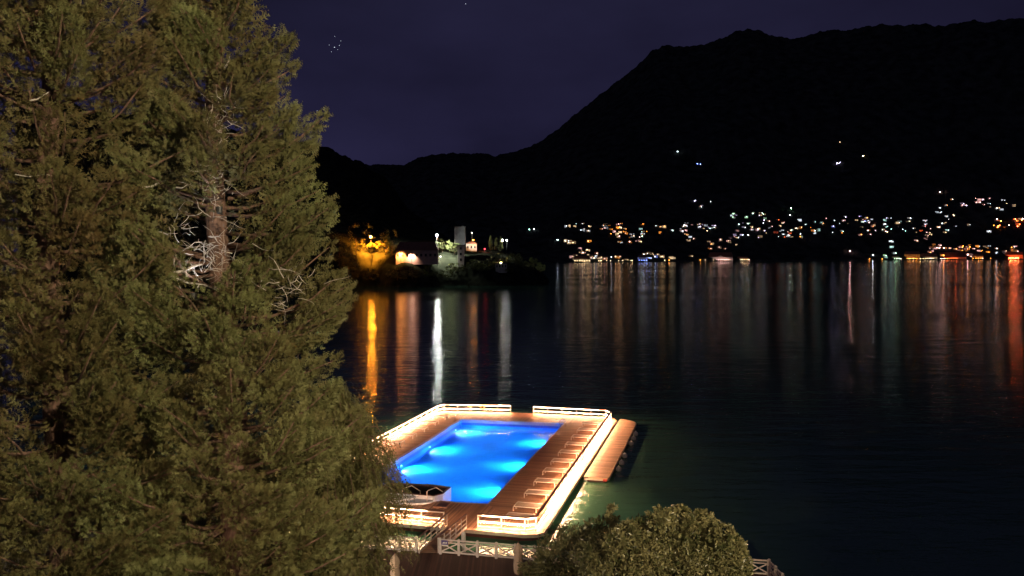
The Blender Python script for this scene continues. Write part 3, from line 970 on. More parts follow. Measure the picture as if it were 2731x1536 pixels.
def conifer(name, label, ax, ay, z0, z1, rfun, nb, seed, spb=58, gaps=True, size=0.165, tbase=0.5):
    rg = np.random.default_rng(seed)
    rnd = random.Random(seed)
    root = thing(name, label, 'tree', (ax, ay, 1.1))
    base = np.array([ax, ay, 1.1])
    ztop = z1
    tr = MB()
    tp = [(0, 0, 0)] + [(0.25 * math.sin(i * 0.9 + seed), 0.2 * math.cos(i * 1.3), (ztop - 1.1) * i / 12) for i in range(1, 13)]
    tr.tube(tp, [0.62 * (1 - 0.93 * i / 12) + 0.02 for i in range(13)], 10)
    limbs = MB()
    pos, dirs, sc, ti = [], [], [], []
    for b in range(nb):
        for _ in range(30):
            z = rnd.uniform(z0, ztop - 0.4)
            if rnd.random() < (rfun(z) / rfun(z0)) ** 0.8 + 0.15:
                break
        az = rnd.uniform(0, 2 * math.pi)
        if math.sin(az) > 0.35 and rnd.random() < 0.55:     # fewer boughs on the lake side, seen by nobody
            az = -az
        r_ = rfun(z) * (0.50 + 0.50 * rnd.random() ** 0.6)
        o = np.array([math.cos(az), math.sin(az), 0.0])
        tip = np.array([0, 0, z - 1.1]) + o * r_
        rise = rnd.uniform(0.05, 0.45)
        rt = np.array([0, 0, z - 1.1 - r_ * rise - 0.4])
        if gaps:
            P = Vector(tip * 0.9 + rt * 0.1 + base)
            qx, qy, qw = project(P)
            if any(((qx - gx) / rx) ** 2 + ((qy - gy) / ry) ** 2 < 1 for gx, gy, rx, ry in GAPS) and math.sin(az) < 0.5:
                continue
        bd = tip - rt; bl = np.linalg.norm(bd); bd /= bl
        pts = []
        for i in range(5):
            t_ = i / 4
            pts.append(tuple(rt + (tip - rt) * t_ + np.array([0, 0, -0.10 * bl * math.sin(math.pi * t_)]) + rg.normal(size=3) * 0.05))
        limbs.tube(pts, [0.075, 0.06, 0.045, 0.03, 0.012], 4)
        k = int(spb * rnd.uniform(0.8, 1.2) * (0.35 + 0.65 * r_ / rfun(z0)) * (0.6 if math.sin(az) > 0.6 else 1.0))
        # a plume: sprays over the skin of a long lobe that points along the bough
        hl = min(1.5, 0.45 + 0.20 * r_) * rnd.uniform(0.8, 1.2)
        hw = hl * rnd.uniform(0.42, 0.62)
        q_ = rg.normal(size=(k, 3)); q_ /= np.linalg.norm(q_, axis=1, keepdims=True)
        q_ *= rg.uniform(0.55, 1.0, k)[:, None] ** 0.5
        ax_ = bd * 0.8 + np.array([0, 0, 0.35]); ax_ /= np.linalg.norm(ax_)
        sd_ = np.cross(ax_, [0, 0, 1.0]); sd_ /= np.linalg.norm(sd_); up_ = np.cross(sd_, ax_)
        taper = 1.0 - 0.45 * np.clip(q_[:, 0], -0.2, 1)
        offs = q_[:, :1] * hl * ax_ + (q_[:, 1] * hw * taper)[:, None] * sd_ + (q_[:, 2] * hw * 0.8 * taper)[:, None] * up_
        c = tip - ax_ * hl * 0.75 + offs
        nrm_ = q_[:, :1] * 0.5 * ax_ + q_[:, 1:2] * sd_ + q_[:, 2:3] * up_
        dd = ax_ * 0.75 + nrm_ * 0.7 + np.array([0, 0, 0.2]) + rg.normal(size=(k, 3)) * 0.25
        pos.append(c); dirs.append(dd)
        sc.append(size * rg.uniform(0.65, 1.3, k))
        drift = noise.noise(Vector(tip * 0.33) + Vector((seed, 0, 0)))
        ti.append(np.clip(tbase + 0.34 * drift + rnd.gauss(0, 0.10) + rg.normal(size=k) * 0.10, 0, 1))
    # dense inner fill, tinted darker as shade between the boughs
    nf_ = 12000
    zz = z0 + (ztop - z0 - 1.0) * rg.uniform(0, 1, nf_) ** 1.1
    aa = rg.uniform(0, 2 * math.pi, nf_)
    rr = np.array([rfun(q) for q in zz]) * rg.uniform(0.25, 0.62, nf_)
    fc = np.stack([np.cos(aa) * rr, np.sin(aa) * rr, zz - 1.1], axis=1)
    if gaps:
        keep = np.array([not any(((qx - gx) / rx) ** 2 + ((qy - gy) / ry) ** 2 < 1 for gx, gy, rx, ry in GAPS) for qx, qy, _ in (project(Vector(c_ + base)) for c_ in fc)]) | (np.sin(aa) > 0.2)
        fc, aa, nf_ = fc[keep], aa[keep], int(keep.sum())
    pos.append(fc)
    dirs.append(np.stack([np.cos(aa), np.sin(aa), np.full(nf_, 0.5)], axis=1) + rg.normal(size=(nf_, 3)) * 0.5)
    sc.append(rg.uniform(0.24, 0.36, nf_)); ti.append(rg.uniform(0.1, 0.6, nf_))
    pos = np.concatenate(pos); dirs = np.concatenate(dirs); sc = np.concatenate(sc); ti = np.concatenate(ti)
    V, F, T, o_ = [], [], [], 0
    which = rg.integers(0, 3, len(pos))
    for w_ in range(3):
        mk_ = which == w_
        v, f_, t2 = scatter(*SPRS[w_], pos[mk_], dirs[mk_], sc[mk_], ti[mk_], rg)
        V.append(v); F.append(f_ + o_); T.append(t2); o_ += len(v)
    v, f_, t2 = np.concatenate(V), np.concatenate(F), np.concatenate(T)
    tk = tr.build('trunk', 'bark', root, smooth=True)
    limbs.build('limbs', 'bark', tk, smooth=True)
    mesh_np('crown', v, f_, 'leaf_conifer', root, t2)
    return root
def zy(y, Y):
    return at_y(1365, y, Y).z
# main conifer: trunk seen near column 600, about 25 m away
Ym = 25.0
xm = at_y(600, 768, Ym).x
edge_tab = [(-900, 15), (-300, 100), (-60, 160), (0, 152), (85, 152), (140, 205), (200, 172), (285, 170), (322, 262), (400, 240), (485, 232), (525, 298), (620, 280), (695, 250), (760, 328), (850, 312), (900, 322), (1000, 330), (1100, 350), (1536, 385), (2300, 370)]
zs = [zy(y, Ym) for y, _ in edge_tab][::-1]
rs = [(w + 10 + 30 * sstep(-40, 140, y)) * Ym / F_PX for y, w in edge_tab][::-1]
main = conifer('tall_conifer', 'tall olive green conifer with bare pale twigs around its lit trunk', xm, Ym, zy(1750, Ym), zs[-1], lambda z: float(np.interp(z, zs, rs)), 360, 11, 470, tbase=0.66)
Yl = 23.0
xl = at_y(150, 768, Yl).x
edge2 = [(-900, 140), (-200, 300), (0, 345), (400, 365), (900, 380), (1536, 430), (2300, 400)]
zs2 = [zy(y, Yl) for y, _ in edge2][::-1]
rs2 = [w * Yl / F_PX for _, w in edge2][::-1]
left = conifer('tall_conifer', 'broad brownish conifer with dense foliage and a reddish trunk', xl, Yl, zy(1750, Yl), zs2[-1], lambda z: float(np.interp(z, zs2, rs2)), 310, 12, 370, tbase=0.38)

# dead inner twigs of the main conifer
tw = MB()
rnd = random.Random(5)
for k in range(240):
    gx, gy, rx, ry = GAPS[rnd.choice([0, 0, 0, 1, 2, 5])]
    px, py = gx + rnd.gauss(0, rx * 0.55), gy + rnd.gauss(0, ry * 0.55)
    Yd = Ym - rnd.uniform(0.4, 1.9)
    p = at_y(px, py, Yd) - Vector((xm, Ym, 1.1))
    d = Vector((rnd.gauss(0, 1), rnd.gauss(0, 0.5), rnd.gauss(0.05, 0.5))).normalized()
    ln = rnd.uniform(0.25, 0.9)
    pts = [p]
    for i in range(4):
        d = (d + Vector((rnd.gauss(0, 0.3), rnd.gauss(0, 0.3), rnd.gauss(0, 0.3)))).normalized()
        pts.append(pts[-1] + d * ln / 4)
    r0 = rnd.uniform(0.006, 0.016)
    tw.tube(pts, [r0, r0 * 0.9, r0 * 0.7, r0 * 0.5, r0 * 0.25], 4)
for (pa, pb, r0) in (((455, 728), (540, 705), 0.05), ((455, 735), (580, 775), 0.03), ((380, 500), (445, 480), 0.03), ((80, 268), (130, 245), 0.022), ((40, 465), (140, 468), 0.014), ((600, 180), (612, 150), 0.03), ((465, 690), (460, 725), 0.02), ((470, 500), (510, 490), 0.025), ((285, 820), (330, 845), 0.012)):
    Yd = Ym - 2.2 if pa[0] > 200 else Yl - 3.4
    a, b = at_y(*pa, Yd) - Vector((xm, Ym, 1.1)), at_y(*pb, Yd + 0.6) - Vector((xm, Ym, 1.1))
    tw.tube([a, a.lerp(b, 0.35) + Vector((0, 0, -0.05)), a.lerp(b, 0.7) + Vector((0, 0.1, 0.03)), b], [r0, r0 * 0.9, r0 * 0.75, r0 * 0.4], 5)
tw.build('dead_twigs', 'dead', main, smooth=True)['kind'] = 'stuff'

# drooping conifer at the end of the terrace
SPW = spray(3, 0.18, 0.045, 4)
def weeping(name, label, ax, ay, z0, ztop, rfun, nb, seed, spb=46):
    rg = np.random.default_rng(seed); rnd = random.Random(seed)
    root = thing(name, label, 'tree', (ax, ay, 1.1))
    tr = MB()
    tr.tube([(0.15 * math.sin(i), 0.1 * math.cos(2 * i), (ztop - 1.2) * i / 8) for i in range(9)], [0.3 * (1 - 0.9 * i / 8) + 0.01 for i in range(9)], 8)
    tk = tr.build('trunk', 'bark', root, smooth=True)
    limbs = MB()
    pos, dirs, sc, ti = [], [], [], []
    for b in range(nb):
        z = z0 + (ztop - z0) * rnd.random() ** 0.85
        az = rnd.uniform(0, 2 * math.pi)
        r_ = rfun(z) * rnd.uniform(0.55, 1.08)
        o = np.array([math.cos(az), math.sin(az), 0.0])
        rt = np.array([0, 0, z - 1.1]); el = rt + o * r_ * 0.8 + np.array([0, 0, 0.15 * r_]); tip = rt + o * r_ * 1.05 + np.array([0, 0, -rnd.uniform(0.4, 1.3)])
        limbs.tube([tuple(rt), tuple(rt * 0.5 + el * 0.5 + np.array([0, 0, 0.1])), tuple(el), tuple(tip)], [0.035, 0.028, 0.018, 0.006], 4)
        k = int(spb * rnd.uniform(0.7, 1.2))
        t_ = rg.uniform(0.25, 1.0, k)[:, None]
        c = np.where(t_ < 0.7, rt + (el - rt) * t_ / 0.7, el + (tip - el) * (t_ - 0.7) / 0.3)
        c = c + rg.normal(size=(k, 3)) * np.array([0.17, 0.17, 0.22])
        dd = o * 0.35 + np.array([0, 0, -0.9]) + rg.normal(size=(k, 3)) * 0.3
        pos.append(c); dirs.append(dd); sc.append(rg.uniform(0.2, 0.45, k)); ti.append(np.clip(rnd.uniform(0.2, 0.8) + rg.normal(size=k) * 0.15, 0, 1))
    pos = np.concatenate(pos); dirs = np.concatenate(dirs); sc = np.concatenate(sc); ti = np.concatenate(ti)
    v, f_, t2 = scatter(*SPW, pos, dirs, sc, ti, rg)
    limbs.build('limbs', 'bark', tk, smooth=True)
    mesh_np('crown', v, f_, 'leaf_weep', root, t2)
    return root
Yw = 32.0
wx = at_y(880, 1300, Yw).x
wt = [(1040, 15), (1090, 60), (1160, 145), (1250, 180), (1340, 205), (1420, 215), (1480, 170), (1536, 140), (1800, 150)]
zw = [zy(y, Yw) for y, _ in wt][::-1]
rw = [(w + 22) * Yw / F_PX for _, w in wt][::-1]
weeping('drooping_conifer', 'drooping green conifer with hanging fine sprays beside the gangway', wx, Yw, zy(1760, Yw), zy(1045, Yw), lambda z: float(np.interp(z, zw, rw)), 430, 21, 120)
weeping('drooping_conifer', 'dark low drooping conifer filling in under the two tall conifers', at_y(610, 1300, 30).x, 30.0, zy(1760, 30), zy(1120, 30), lambda z: float(np.interp(z, [zy(1760, 30), zy(1400, 30), zy(1120, 30)], [3.6, 3.2, 0.4])), 260, 22, 95)

# broadleaf tree on the terrace
LEAF_V = np.array([(0, 0, 0), (0.35, 0.17, 0.05), (0.75, 0.13, 0.03), (1.0, 0, -0.05), (0.75, -0.13, 0.03), (0.35, -0.17, 0.05), (0.5, 0, 0.0)])
LEAF_F = np.array([(0, 6, 1), (1, 6, 2), (2, 6, 3), (0, 5, 6), (5, 4, 6), (4, 3, 6)])
def lobes_tree(name, label, loc, lobes, n_per, leaf, mat, seed, trunk_r=0.25, group=None, cat='tree'):
    """lobes: (dx,dy,dz, rx,ry,rz, weight) relative to loc"""
    rg = np.random.default_rng(seed); rnd = random.Random(seed)
    root = thing(name, label, cat, loc, 0, group)
    tr = MB()
    tr.tube([(0, 0, 0), (0.1 * trunk_r, 0, lobes[0][2] * 0.5), (0, 0.1, lobes[0][2])], [trunk_r, trunk_r * 0.8, trunk_r * 0.5], 8)
    for l in lobes:
        if l[6] < 0.1:
            continue
        c = Vector(l[:3])
        for k in range(4):
            d = Vector((rnd.gauss(0, 1) * l[3], rnd.gauss(0, 1) * l[4], abs(rnd.gauss(0.3, 0.5)) * l[5])) * 0.5
            b0 = Vector((0, 0, lobes[0][2] * 0.6))
            tr.tube([b0, b0.lerp(c, 0.55), c + d * 0.2], [trunk_r * 0.4, trunk_r * 0.2, trunk_r * 0.05], 5)
    tr.build('trunk', 'bark', root, smooth=True)
    P, D, SCL, T = [], [], [], []
    for l in lobes:
        n = int(n_per * l[6])
        ncl = max(12, n // 55)
        cd = rg.normal(size=(ncl, 3)); cd /= np.linalg.norm(cd, axis=1, keepdims=True)
        cr_ = rg.uniform(0.55, 1.08, ncl)
        ct = rg.uniform(0.15, 0.85, ncl)
        ci = rg.integers(0, ncl, n)
        d = cd[ci] + rg.normal(size=(n, 3)) * 0.13
        d /= np.linalg.norm(d, axis=1, keepdims=True)
        rr = cr_[ci] * rg.uniform(0.82, 1.04, n)
        p = d * rr[:, None] * np.array(l[3:6]) + np.array(l[:3])
        keep = p[:, 2] > 0.3
        P.append(p[keep])
        D.append((d * 0.6 + rg.normal(size=(n, 3)) * 0.7 + np.array([0, 0, 0.1]))[keep])
        SCL.append((leaf * rg.uniform(0.6, 1.3, n))[keep])
        T.append(np.clip(ct[ci] + rg.normal(size=n) * 0.2, 0, 1)[keep])
    v, f_, t2 = scatter(LEAF_V, LEAF_F, np.concatenate(P), np.concatenate(D), np.concatenate(SCL), np.concatenate(T), rg)
    mesh_np('crown', v, f_, mat, root, t2)
    return root
Yb = 38.0
def rel(px, py, Y, o):
    p = at_y(px, py, Y)
    return (p.x - o[0], p.y - o[1], p.z - o[2])
bo = (at_y(1790, 1500, Yb).x, Yb, 1.2)
def lobe(px, py, Y, rpx, rpy, w, ry=None):
    q = rel(px, py, Y, bo)
    k = Y / F_PX
    return (*q, rpx * k, ry or rpx * k * 0.8, rpy * k, w)
lobes_tree('leafy_tree', 'round leafy tree with glossy lit leaves beside the quay fence', bo,
           [lobe(1795, 1560, Yb, 190, 190, 0.8), lobe(1665, 1565, Yb - 0.5, 165, 140, 0.5), lobe(1925, 1560, Yb - 0.3, 80, 140, 0.3), lobe(1730, 1475, Yb, 110, 95, 0.3), lobe(1860, 1470, Yb, 95, 95, 0.28)]
           + [lobe(px_, py_, Yb - 1.5 * random.random(), r__, r__ * 0.8, 0.07) for px_, py_, r__ in ((1690, 1412, 36), (1755, 1385, 36), (1812, 1380, 36), (1870, 1392, 34), (1925, 1430, 36), (1968, 1462, 30), (1640, 1450, 40), (1600, 1490, 36), (1980, 1510, 30), (1790, 1440, 50), (1850, 1480, 46), (1730, 1500, 46), (1900, 1520, 40))],
           22000, 0.20, 'leaf_broad', 31, 0.3)
bo = (at_y(1545, 1500, 42).x, 42.0, 1.2)
lobes_tree('leafy_shrub', 'dark unlit leafy shrub in front of the quay fence with a tall sprig', bo,
           [lobe(1530, 1520, 42, 135, 115, 0.7), lobe(1620, 1440, 42, 75, 55, 0.3), lobe(1636, 1375, 42, 18, 30, 0.05), lobe(1455, 1530, 42, 70, 75, 0.25)],
           10000, 0.24, 'leaf_broad', 32, 0.16, cat='shrub')

# ------------------------------------------------------------------ garden and hotel lamps
hotel = thing('hotel_facade', 'pale hotel front that carries the floodlights above the balcony', 'building', (0, -4.0, 1.1))
MB().box((0, -0.3, 15), (60, 0.6, 30)).build('wall', 'wall_cream', hotel)
MB().box((0, 2.2, 16.9), (5, 4.2, 0.25)).build('balcony', 'stone', hotel)
def flood(loc, target, energy, col, label, spot=R(75), radius=0.25):
    o = thing('floodlight', label, 'floodlight', loc)
    MB().box((0, 0, 0), (0.5, 0.22, 0.36)).build('housing', 'dark_metal', o, bevel=0.02)
    MB().box((0, -0.25, 0), (0.1, 0.5, 0.1)).build('bracket', 'dark_metal', o)
    d = (Vector(target) - Vector(loc)).normalized()
    lamp_light('floodlight_beam', 'SPOT', d * 0.35, energy, col, o, radius, None, spot, 0.8).rotation_euler = d.to_track_quat('-Z', 'Y').to_euler()
flood((15.0, -3.4, 30.0), (-9.5, 25, 17.5), 70000, (1.0, 0.82, 0.55), 'warm floodlight high on the hotel front aimed at the conifers', R(58))
flood((17.0, -3.4, 24.0), (9.0, 38, 4.5), 125000, (1.0, 0.78, 0.48), 'warm floodlight on the hotel front aimed at the leafy tree', R(18))
flood((-4.0, -3.4, 24.0), (0.0, 47, 1.5), 16000, (1.0, 0.70, 0.5), 'warm floodlight on the hotel front aimed at the terrace', R(40))
# white uplight clamped to the main trunk
def uplight(loc, target, energy, col, label, spot=R(80)):
    o = thing('tree_uplight', label, 'spotlight', loc)
    MB().lathe([(0.05, -0.12), (0.09, -0.08), (0.1, 0.1), (0.085, 0.1), (0.08, 0.0)], 10).build('housing', 'dark_metal', o)
    MB().tube([(0, 0, -0.1), (0, 0.3, -0.12)], 0.02, 5).build('arm', 'dark_metal', o)
    d = (Vector(target) - Vector(loc)).normalized()
    lamp_light('uplight_beam', 'SPOT', d * 0.15, energy, col, o, 0.06, None, spot, 0.7).rotation_euler = d.to_track_quat('-Z', 'Y').to_euler()
p = at_y(515, 790, Ym - 1.5)
uplight(p, at_y(535, 480, Ym - 1.5), 170, (0.93, 0.95, 1.0), 'white uplight clamped inside the tall conifer')
p = at_y(585, 560, Ym - 1.9)
uplight(p, at_y(575, 100, Ym - 2.0), 40, (0.93, 0.95, 1.0), 'upper white uplight clamped inside the tall conifer')
# low garden lamps on the ground under the trees
def garden_lamp(loc, energy, col, label):
    o = thing('garden_lamp', label, 'lamp', loc)
    MB().lathe([(0.06, 0), (0.05, 0.05), (0.04, 0.9), (0.1, 0.95), (0.1, 0.98), (0.02, 1.02)], 10).build('post', 'dark_metal', o)
    MB().lathe([(0.08, 1.03), (0.09, 1.1), (0.09, 1.25), (0.02, 1.3)], 10).build('lantern', emat('lantern glow', col, 25), o)
    lamp_light('garden_lamp_light', 'POINT', (0, 0, 1.6), energy, col, o, 0.1)
garden_lamp((-15.5, 36.5, 1.12), 1500, (1.0, 0.86, 0.62), 'low garden lamp on the gravel under the conifers')
garden_lamp((-22.5, 36.0, 1.12), 1500, (0.95, 0.9, 1.0), 'low garden lamp on the gravel behind the brownish conifer')
garden_lamp((-10.5, 39.0, 1.2), 700, (1.0, 0.72, 0.45), 'low garden lamp at the terrace edge under the drooping conifer')

# ------------------------------------------------------------------ the wooded point: lamps, lit trees, houses
def pt(px, py):
    P = hit(px, py, z_point, 500, 1900, 1.0)
    return P if P is not None else at_y(px, py, 600)
def lamp_post(px, py_head, py_base, col, emit, watts, label, rad=0.45):
    b = pt(px, py_base)
    watts *= LAMP_K
    hgt = (py_base - py_head) * b.y / F_PX
    o = thing('street_lamp', label, 'street lamp', b)
    MB().tube([(0, 0, -0.5), (0, 0, hgt), (0, -0.6, hgt + 0.3)], 0.12, 6).build('pole', 'dark_metal', o)
    MB().sphere((0, -0.7, hgt), rad, 8).build('lantern', emat('street lamp glow', col, emit), o, smooth=True)
    lamp_light('street_lamp_light', 'SPOT', (0, -1.8, hgt - 0.2), watts, col, o, 0.3, (0, 1.4, hgt - 2.2), R(128), 0.6)
    return o
LAMP_K = 1.0
AMB = (1.0, 0.31, 0.02); WHT = (0.92, 1.0, 0.93); WRM = (1.0, 0.75, 0.5); RED = (1.0, 0.05, 0.06)
lamp_post(990, 632, 712, AMB, 1100, 420000, 'amber street lamp glowing over the lit trees on the wooded point', 0.6)
lamp_post(1166, 627, 712, WHT, 900, 190000, 'white street lamp glowing above the bright green tree', 0.6)
lamp_post(1336, 702, 716, WRM, 800, 12000, 'warm lamp low by the water at the tip of the point', 0.5)
lamp_post(1340, 641, 664, (0.97, 0.97, 1.0), 60, 5000, 'white twin lamp behind the three cypresses, taller one', 0.5)
lamp_post(1352, 641, 664, (0.97, 0.97, 1.0), 60, 4000, 'white twin lamp behind the three cypresses, outer one', 0.5)
lamp_post(1293, 664, 672, RED, 9, 1500, 'red lamp glowing beside the road on the point', 0.5)
lamp_post(1259, 621, 645, (1.0, 0.9, 0.75), 14, 1500, 'small pale lamp beside the stone tower', 0.28)
lamp_post(1262, 640, 652, AMB, 90, 4000, 'small amber lamp on the roof terrace by the tower', 0.35)
lamp_post(1175, 684, 694, (1.0, 0.85, 0.7), 25, 2500, 'small warm lamp at the end of the long low villa', 0.3)
lamp_post(1069, 676, 706, (1.0, 0.5, 0.12), 14, 13000, 'amber lamp at the wall of the long low villa', 0.3)
lamp_post(1098, 680, 706, (1.0, 0.72, 0.5), 8, 7000, 'dim warm lamp added to light the middle of the long low villa', 0.25)  # added lamp, there to brighten the villa wall

def far_tree(px, py_base, py_top, wpx, label, shape='round', seed=0, group=None, back=0.0):
    b = pt(px, py_base)
    if back:
        b = b * ((b.y + back) / b.y)
        b.z = z_point(b.x, b.y)
        py_base = project(b)[1]
    k = b.y / F_PX
    h = (py_base - py_top) * k
    w = wpx * k / 2
    if shape == 'round':
        lb = [(0, 0, h * 0.6, w, w, h * 0.42, 0.5), (w * 0.4, -w * 0.3, h * 0.45, w * 0.7, w * 0.7, h * 0.3, 0.3), (-w * 0.45, -w * 0.2, h * 0.5, w * 0.6, w * 0.6, h * 0.3, 0.25)]
    else:
        lb = [(0, 0, h * 0.35, w, w, h * 0.36, 0.5), (0, 0, h * 0.62, w * 0.75, w * 0.75, h * 0.33, 0.35), (0, 0, h * 0.8, w * 0.42, w * 0.42, h * 0.22, 0.15)]
    return lobes_tree('lit_tree' if not group else 'far_tree', label, (b.x, b.y, b.z - 0.3), lb, 1500, 0.85, 'leaf_far', 100 + seed, 0.35, group)
far_tree(1004, 706, 642, 52, 'broad tree lit amber under the street lamp', 'round', 1, back=9)
far_tree(1030, 704, 628, 34, 'narrow amber lit tree next to the broad lamp-lit one', 'tall', 2, back=7)
far_tree(1180, 690, 634, 74, 'bright green tree under the white street lamp', 'round', 3, back=11)
far_tree(1212, 694, 645, 44, 'smaller green tree in front of the stone tower', 'round', 4, back=9)
far_tree(1142, 736, 668, 36, 'brown cone shaped tree standing below the long villa', 'tall', 5)
far_tree(1108, 690, 660, 46, 'low amber tinted tree over the long villa roof', 'round', 6)
for i, px in enumerate((1308, 1323, 1336)):
    far_tree(px, 668, 630 + (i % 2) * 4, 9, 'slim cypress in the row of three on the point', 'tall', 10 + i, 'row of cypresses on the point')
for i, (px, pb, ptp, w) in enumerate([(950, 700, 590, 110), (1046, 690, 608, 60), (905, 715, 640, 80), (930, 745, 690, 70), (985, 750, 712, 60), (1060, 748, 715, 60), (1100, 745, 712, 60), (1215, 728, 700, 60), (1262, 722, 690, 40), (1280, 728, 700, 40), (1300, 724, 690, 34), (1332, 712, 672, 48), (1375, 708, 672, 40), (1422, 720, 682, 40), (1395, 716, 690, 30), (1440, 726, 700, 26), (1180, 745, 715, 60), (1350, 728, 706, 44)]):
    far_tree(px, pb, ptp, w, 'dark tree among the dim trees along the wooded point', 'round', 20 + i, 'dim trees along the point')

def house(name, label, P, wd, dp, ht, mat, roof='gable', rows=2, cols=3, lit=0.6, wcol=(1.0, 0.72, 0.42), wst=3.0, group=None, rz=0.0, cat='house', flatw=None):
    o = thing(name, label, cat, P, rz, group)
    MB().box((0, 0, ht / 2 - 1.5), (wd, dp, ht + 3)).build('wall', mat, o)
    if roof == 'gable':
        rh = wd * 0.2
        e_ = 0.6
        MB().add([(-wd / 2 - e_, -dp / 2 - e_, ht), (wd / 2 + e_, -dp / 2 - e_, ht), (wd / 2 + e_, dp / 2 + e_, ht), (-wd / 2 - e_, dp / 2 + e_, ht), (-wd / 2 + dp * 0.3, 0, ht + rh), (wd / 2 - dp * 0.3, 0, ht + rh)],
                 [(0, 1, 5, 4), (1, 2, 5), (2, 3, 4, 5), (3, 0, 4), (3, 2, 1, 0)]).build('roof', 'roof', o)
    else:
        MB().box((0, 0, ht + 0.25), (wd + 1.0, dp + 1.0, 0.5)).build('roof', 'wall_grey', o)
    rnd_ = random.Random(hash((round(P[0]), round(P[2]))) & 0xffff)
    ww, wh = min(1.5, wd / cols * 0.45), min(1.9, ht / rows * 0.5)
    if flatw: ww, wh = flatw
    on = emat_cache(wcol, wst)
    proto_w = {}
    for r_ in range(rows):
        for c in range(cols):
            isl = rnd_.random() < lit
            key = isl
            if key not in proto_w:
                w_ = MB().box((0, 0, 0), (ww, 0.12, wh)).build('window', on if isl else 'dark_inside', o)
                proto_w[key] = w_
            else:
                w_ = proto_w[key].copy(); COL.objects.link(w_); w_.parent = o
            w_.location = (-wd / 2 + wd * (c + 0.5) / cols, -dp / 2 - 0.02, ht * (r_ + 0.5) / rows)
    return o
EC = {}
def emat_cache(col, st):
    k_ = (tuple(round(c, 2) for c in col), st)
    if k_ not in EC:
        EC[k_] = emat('lit glow', col, st)
    return EC[k_]
def px_house(name, label, x0, x1, ytop, ybase, mat, **kw):
    b = pt((x0 + x1) / 2, ybase)
    k = b.y / F_PX
    return house(name, label, b, (x1 - x0) * k, 8.0, (ybase - ytop) * k, mat, **kw)
px_house('lake_villa', 'long low villa with pale lit wall on the wooded point', 1058, 1168, 667, 694, 'wall_pink', rows=1, cols=9, lit=0.15, roof='gable', wst=1.2, cat='villa')
px_house('stone_tower', 'tall square grey stone tower above the green tree', 1213, 1242, 606, 668, 'wall_grey', rows=4, cols=1, lit=0.0, roof='flat', cat='tower', flatw=(1.6, 2.4))
px_house('white_house', 'narrow pale house below the stone tower', 1222, 1238, 655, 700, 'wall_cream', rows=3, cols=1, lit=0.0, roof='flat')
px_house('white_house', 'small pale house beside the stone tower with amber terrace light', 1244, 1272, 650, 668, 'wall_cream', rows=1, cols=3, lit=0.0, roof='gable')
px_house('boat_house', 'small boathouse lit by the warm lamp at the water', 1322, 1352, 703, 716, 'wall_cream', rows=1, cols=4, lit=0.25, roof='flat')

# ------------------------------------------------------------------ the far village
def mt_hit(px, py):
    P = hit(px, py, z_mountain, shore_d(0) - 100, 5600, 6.0)
    return P
COLS = {'w': (0.80, 0.90, 1.0), 'c': (0.60, 1.0, 0.92), 'y': (1.0, 0.68, 0.36), 'o': (1.0, 0.32, 0.04), 'p': (1.0, 0.52, 0.47), 'r': (1.0, 0.13, 0.03), 'b': (0.22, 0.32, 1.0), 'v': (0.78, 0.62, 1.0), 'g': (0.55, 1.0, 0.6)}
NAMES = {'w': 'cool white', 'c': 'pale cyan', 'y': 'warm yellow', 'o': 'orange', 'p': 'pinkish', 'r': 'red orange', 'b': 'blue', 'v': 'pale violet', 'g': 'greenish'}
lamp_proto = {}
def vlamp(px, py, ck, st=70, rad=0.9, where='on the far village hillside'):
    P = mt_hit(px, py)
    if P is None:
        return
    key = (ck, st, rad)
    lab = f'small {NAMES[ck]} lamp glowing {where}'
    grp = f'{NAMES[ck]} lamps {where}'
    if key not in lamp_proto:
        o = thing('village_lamp', lab, 'lamp', P, 0, grp)
        MB().tube([(0, 0, -1), (0, 0, 6)], 0.12, 5).build('pole', 'dark_metal', o)
        MB().sphere((0, -0.8, 6.3), rad, 6).build('lantern', emat_cache(COLS[ck], st), o)
        lamp_proto[key] = o
    else:
        o = copy_tree(lamp_proto[key])
        o.location = P
        tag(o, lab, 'lamp', grp)
    return o
hcount = 0
def vhouse(px, py, label=None, wd=None, mat=None, P=None, **kw):
    global hcount
    P = P or mt_hit(px, py)
    if P is None:
        return
    hcount += 1
    rnd_ = random.Random(hcount)
    mat = mat or rnd_.choice(['wall_cream', 'wall_ochre', 'wall_pink', 'wall_cream'])
    nm = {'wall_cream': 'cream', 'wall_ochre': 'ochre', 'wall_pink': 'pink'}.get(mat, 'pale')
    args = dict(rows=rnd_.choice([2, 3]), cols=rnd_.choice([3, 4]), lit=rnd_.uniform(0.45, 0.95), wst=rnd_.choice([0.5, 1.0, 1.6]), flatw=(3.1, 2.7), wcol=rnd_.choice([COLS['y'], COLS['w'], COLS['p'], COLS['y']]),  # oversized glowing panes stand in for lamplit house fronts
                group=f'{nm} houses on the far hillside', rz=rnd_.uniform(-0.35, 0.35))
    args.update(kw)
    house('village_house', label or f'{nm} house with glowing panes standing in for a lamplit front on the far village hillside', P, wd or rnd_.uniform(11, 19), 9, rnd_.uniform(6.5, 10.5), mat, **args)
rv = random.Random(42)
def cluster(x0, x1, y0, y1, n, cols, st=(5, 8, 14), houses=0.92):
    for _ in range(n):
        px, py = rv.uniform(x0, x1), rv.uniform(y0, y1)
        ck = rv.choice(cols)
        P0 = mt_hit(px, py)
        st_k, rd_k = rv.choice(st), rv.choice([0.95, 1.4])
        if rv.random() < 0.73:
            vlamp(px, py, ck, st_k, rd_k)
        if P0 is not None and rv.random() < houses:
            vhouse(px, py, P=P0 + Vector((rv.uniform(-6, 6), 8.5, rv.uniform(0, 1.5))), wcol=COLS[rv.choice(cols + 'y')])
cluster(1505, 1580, 600, 622, 9, 'wcwy')
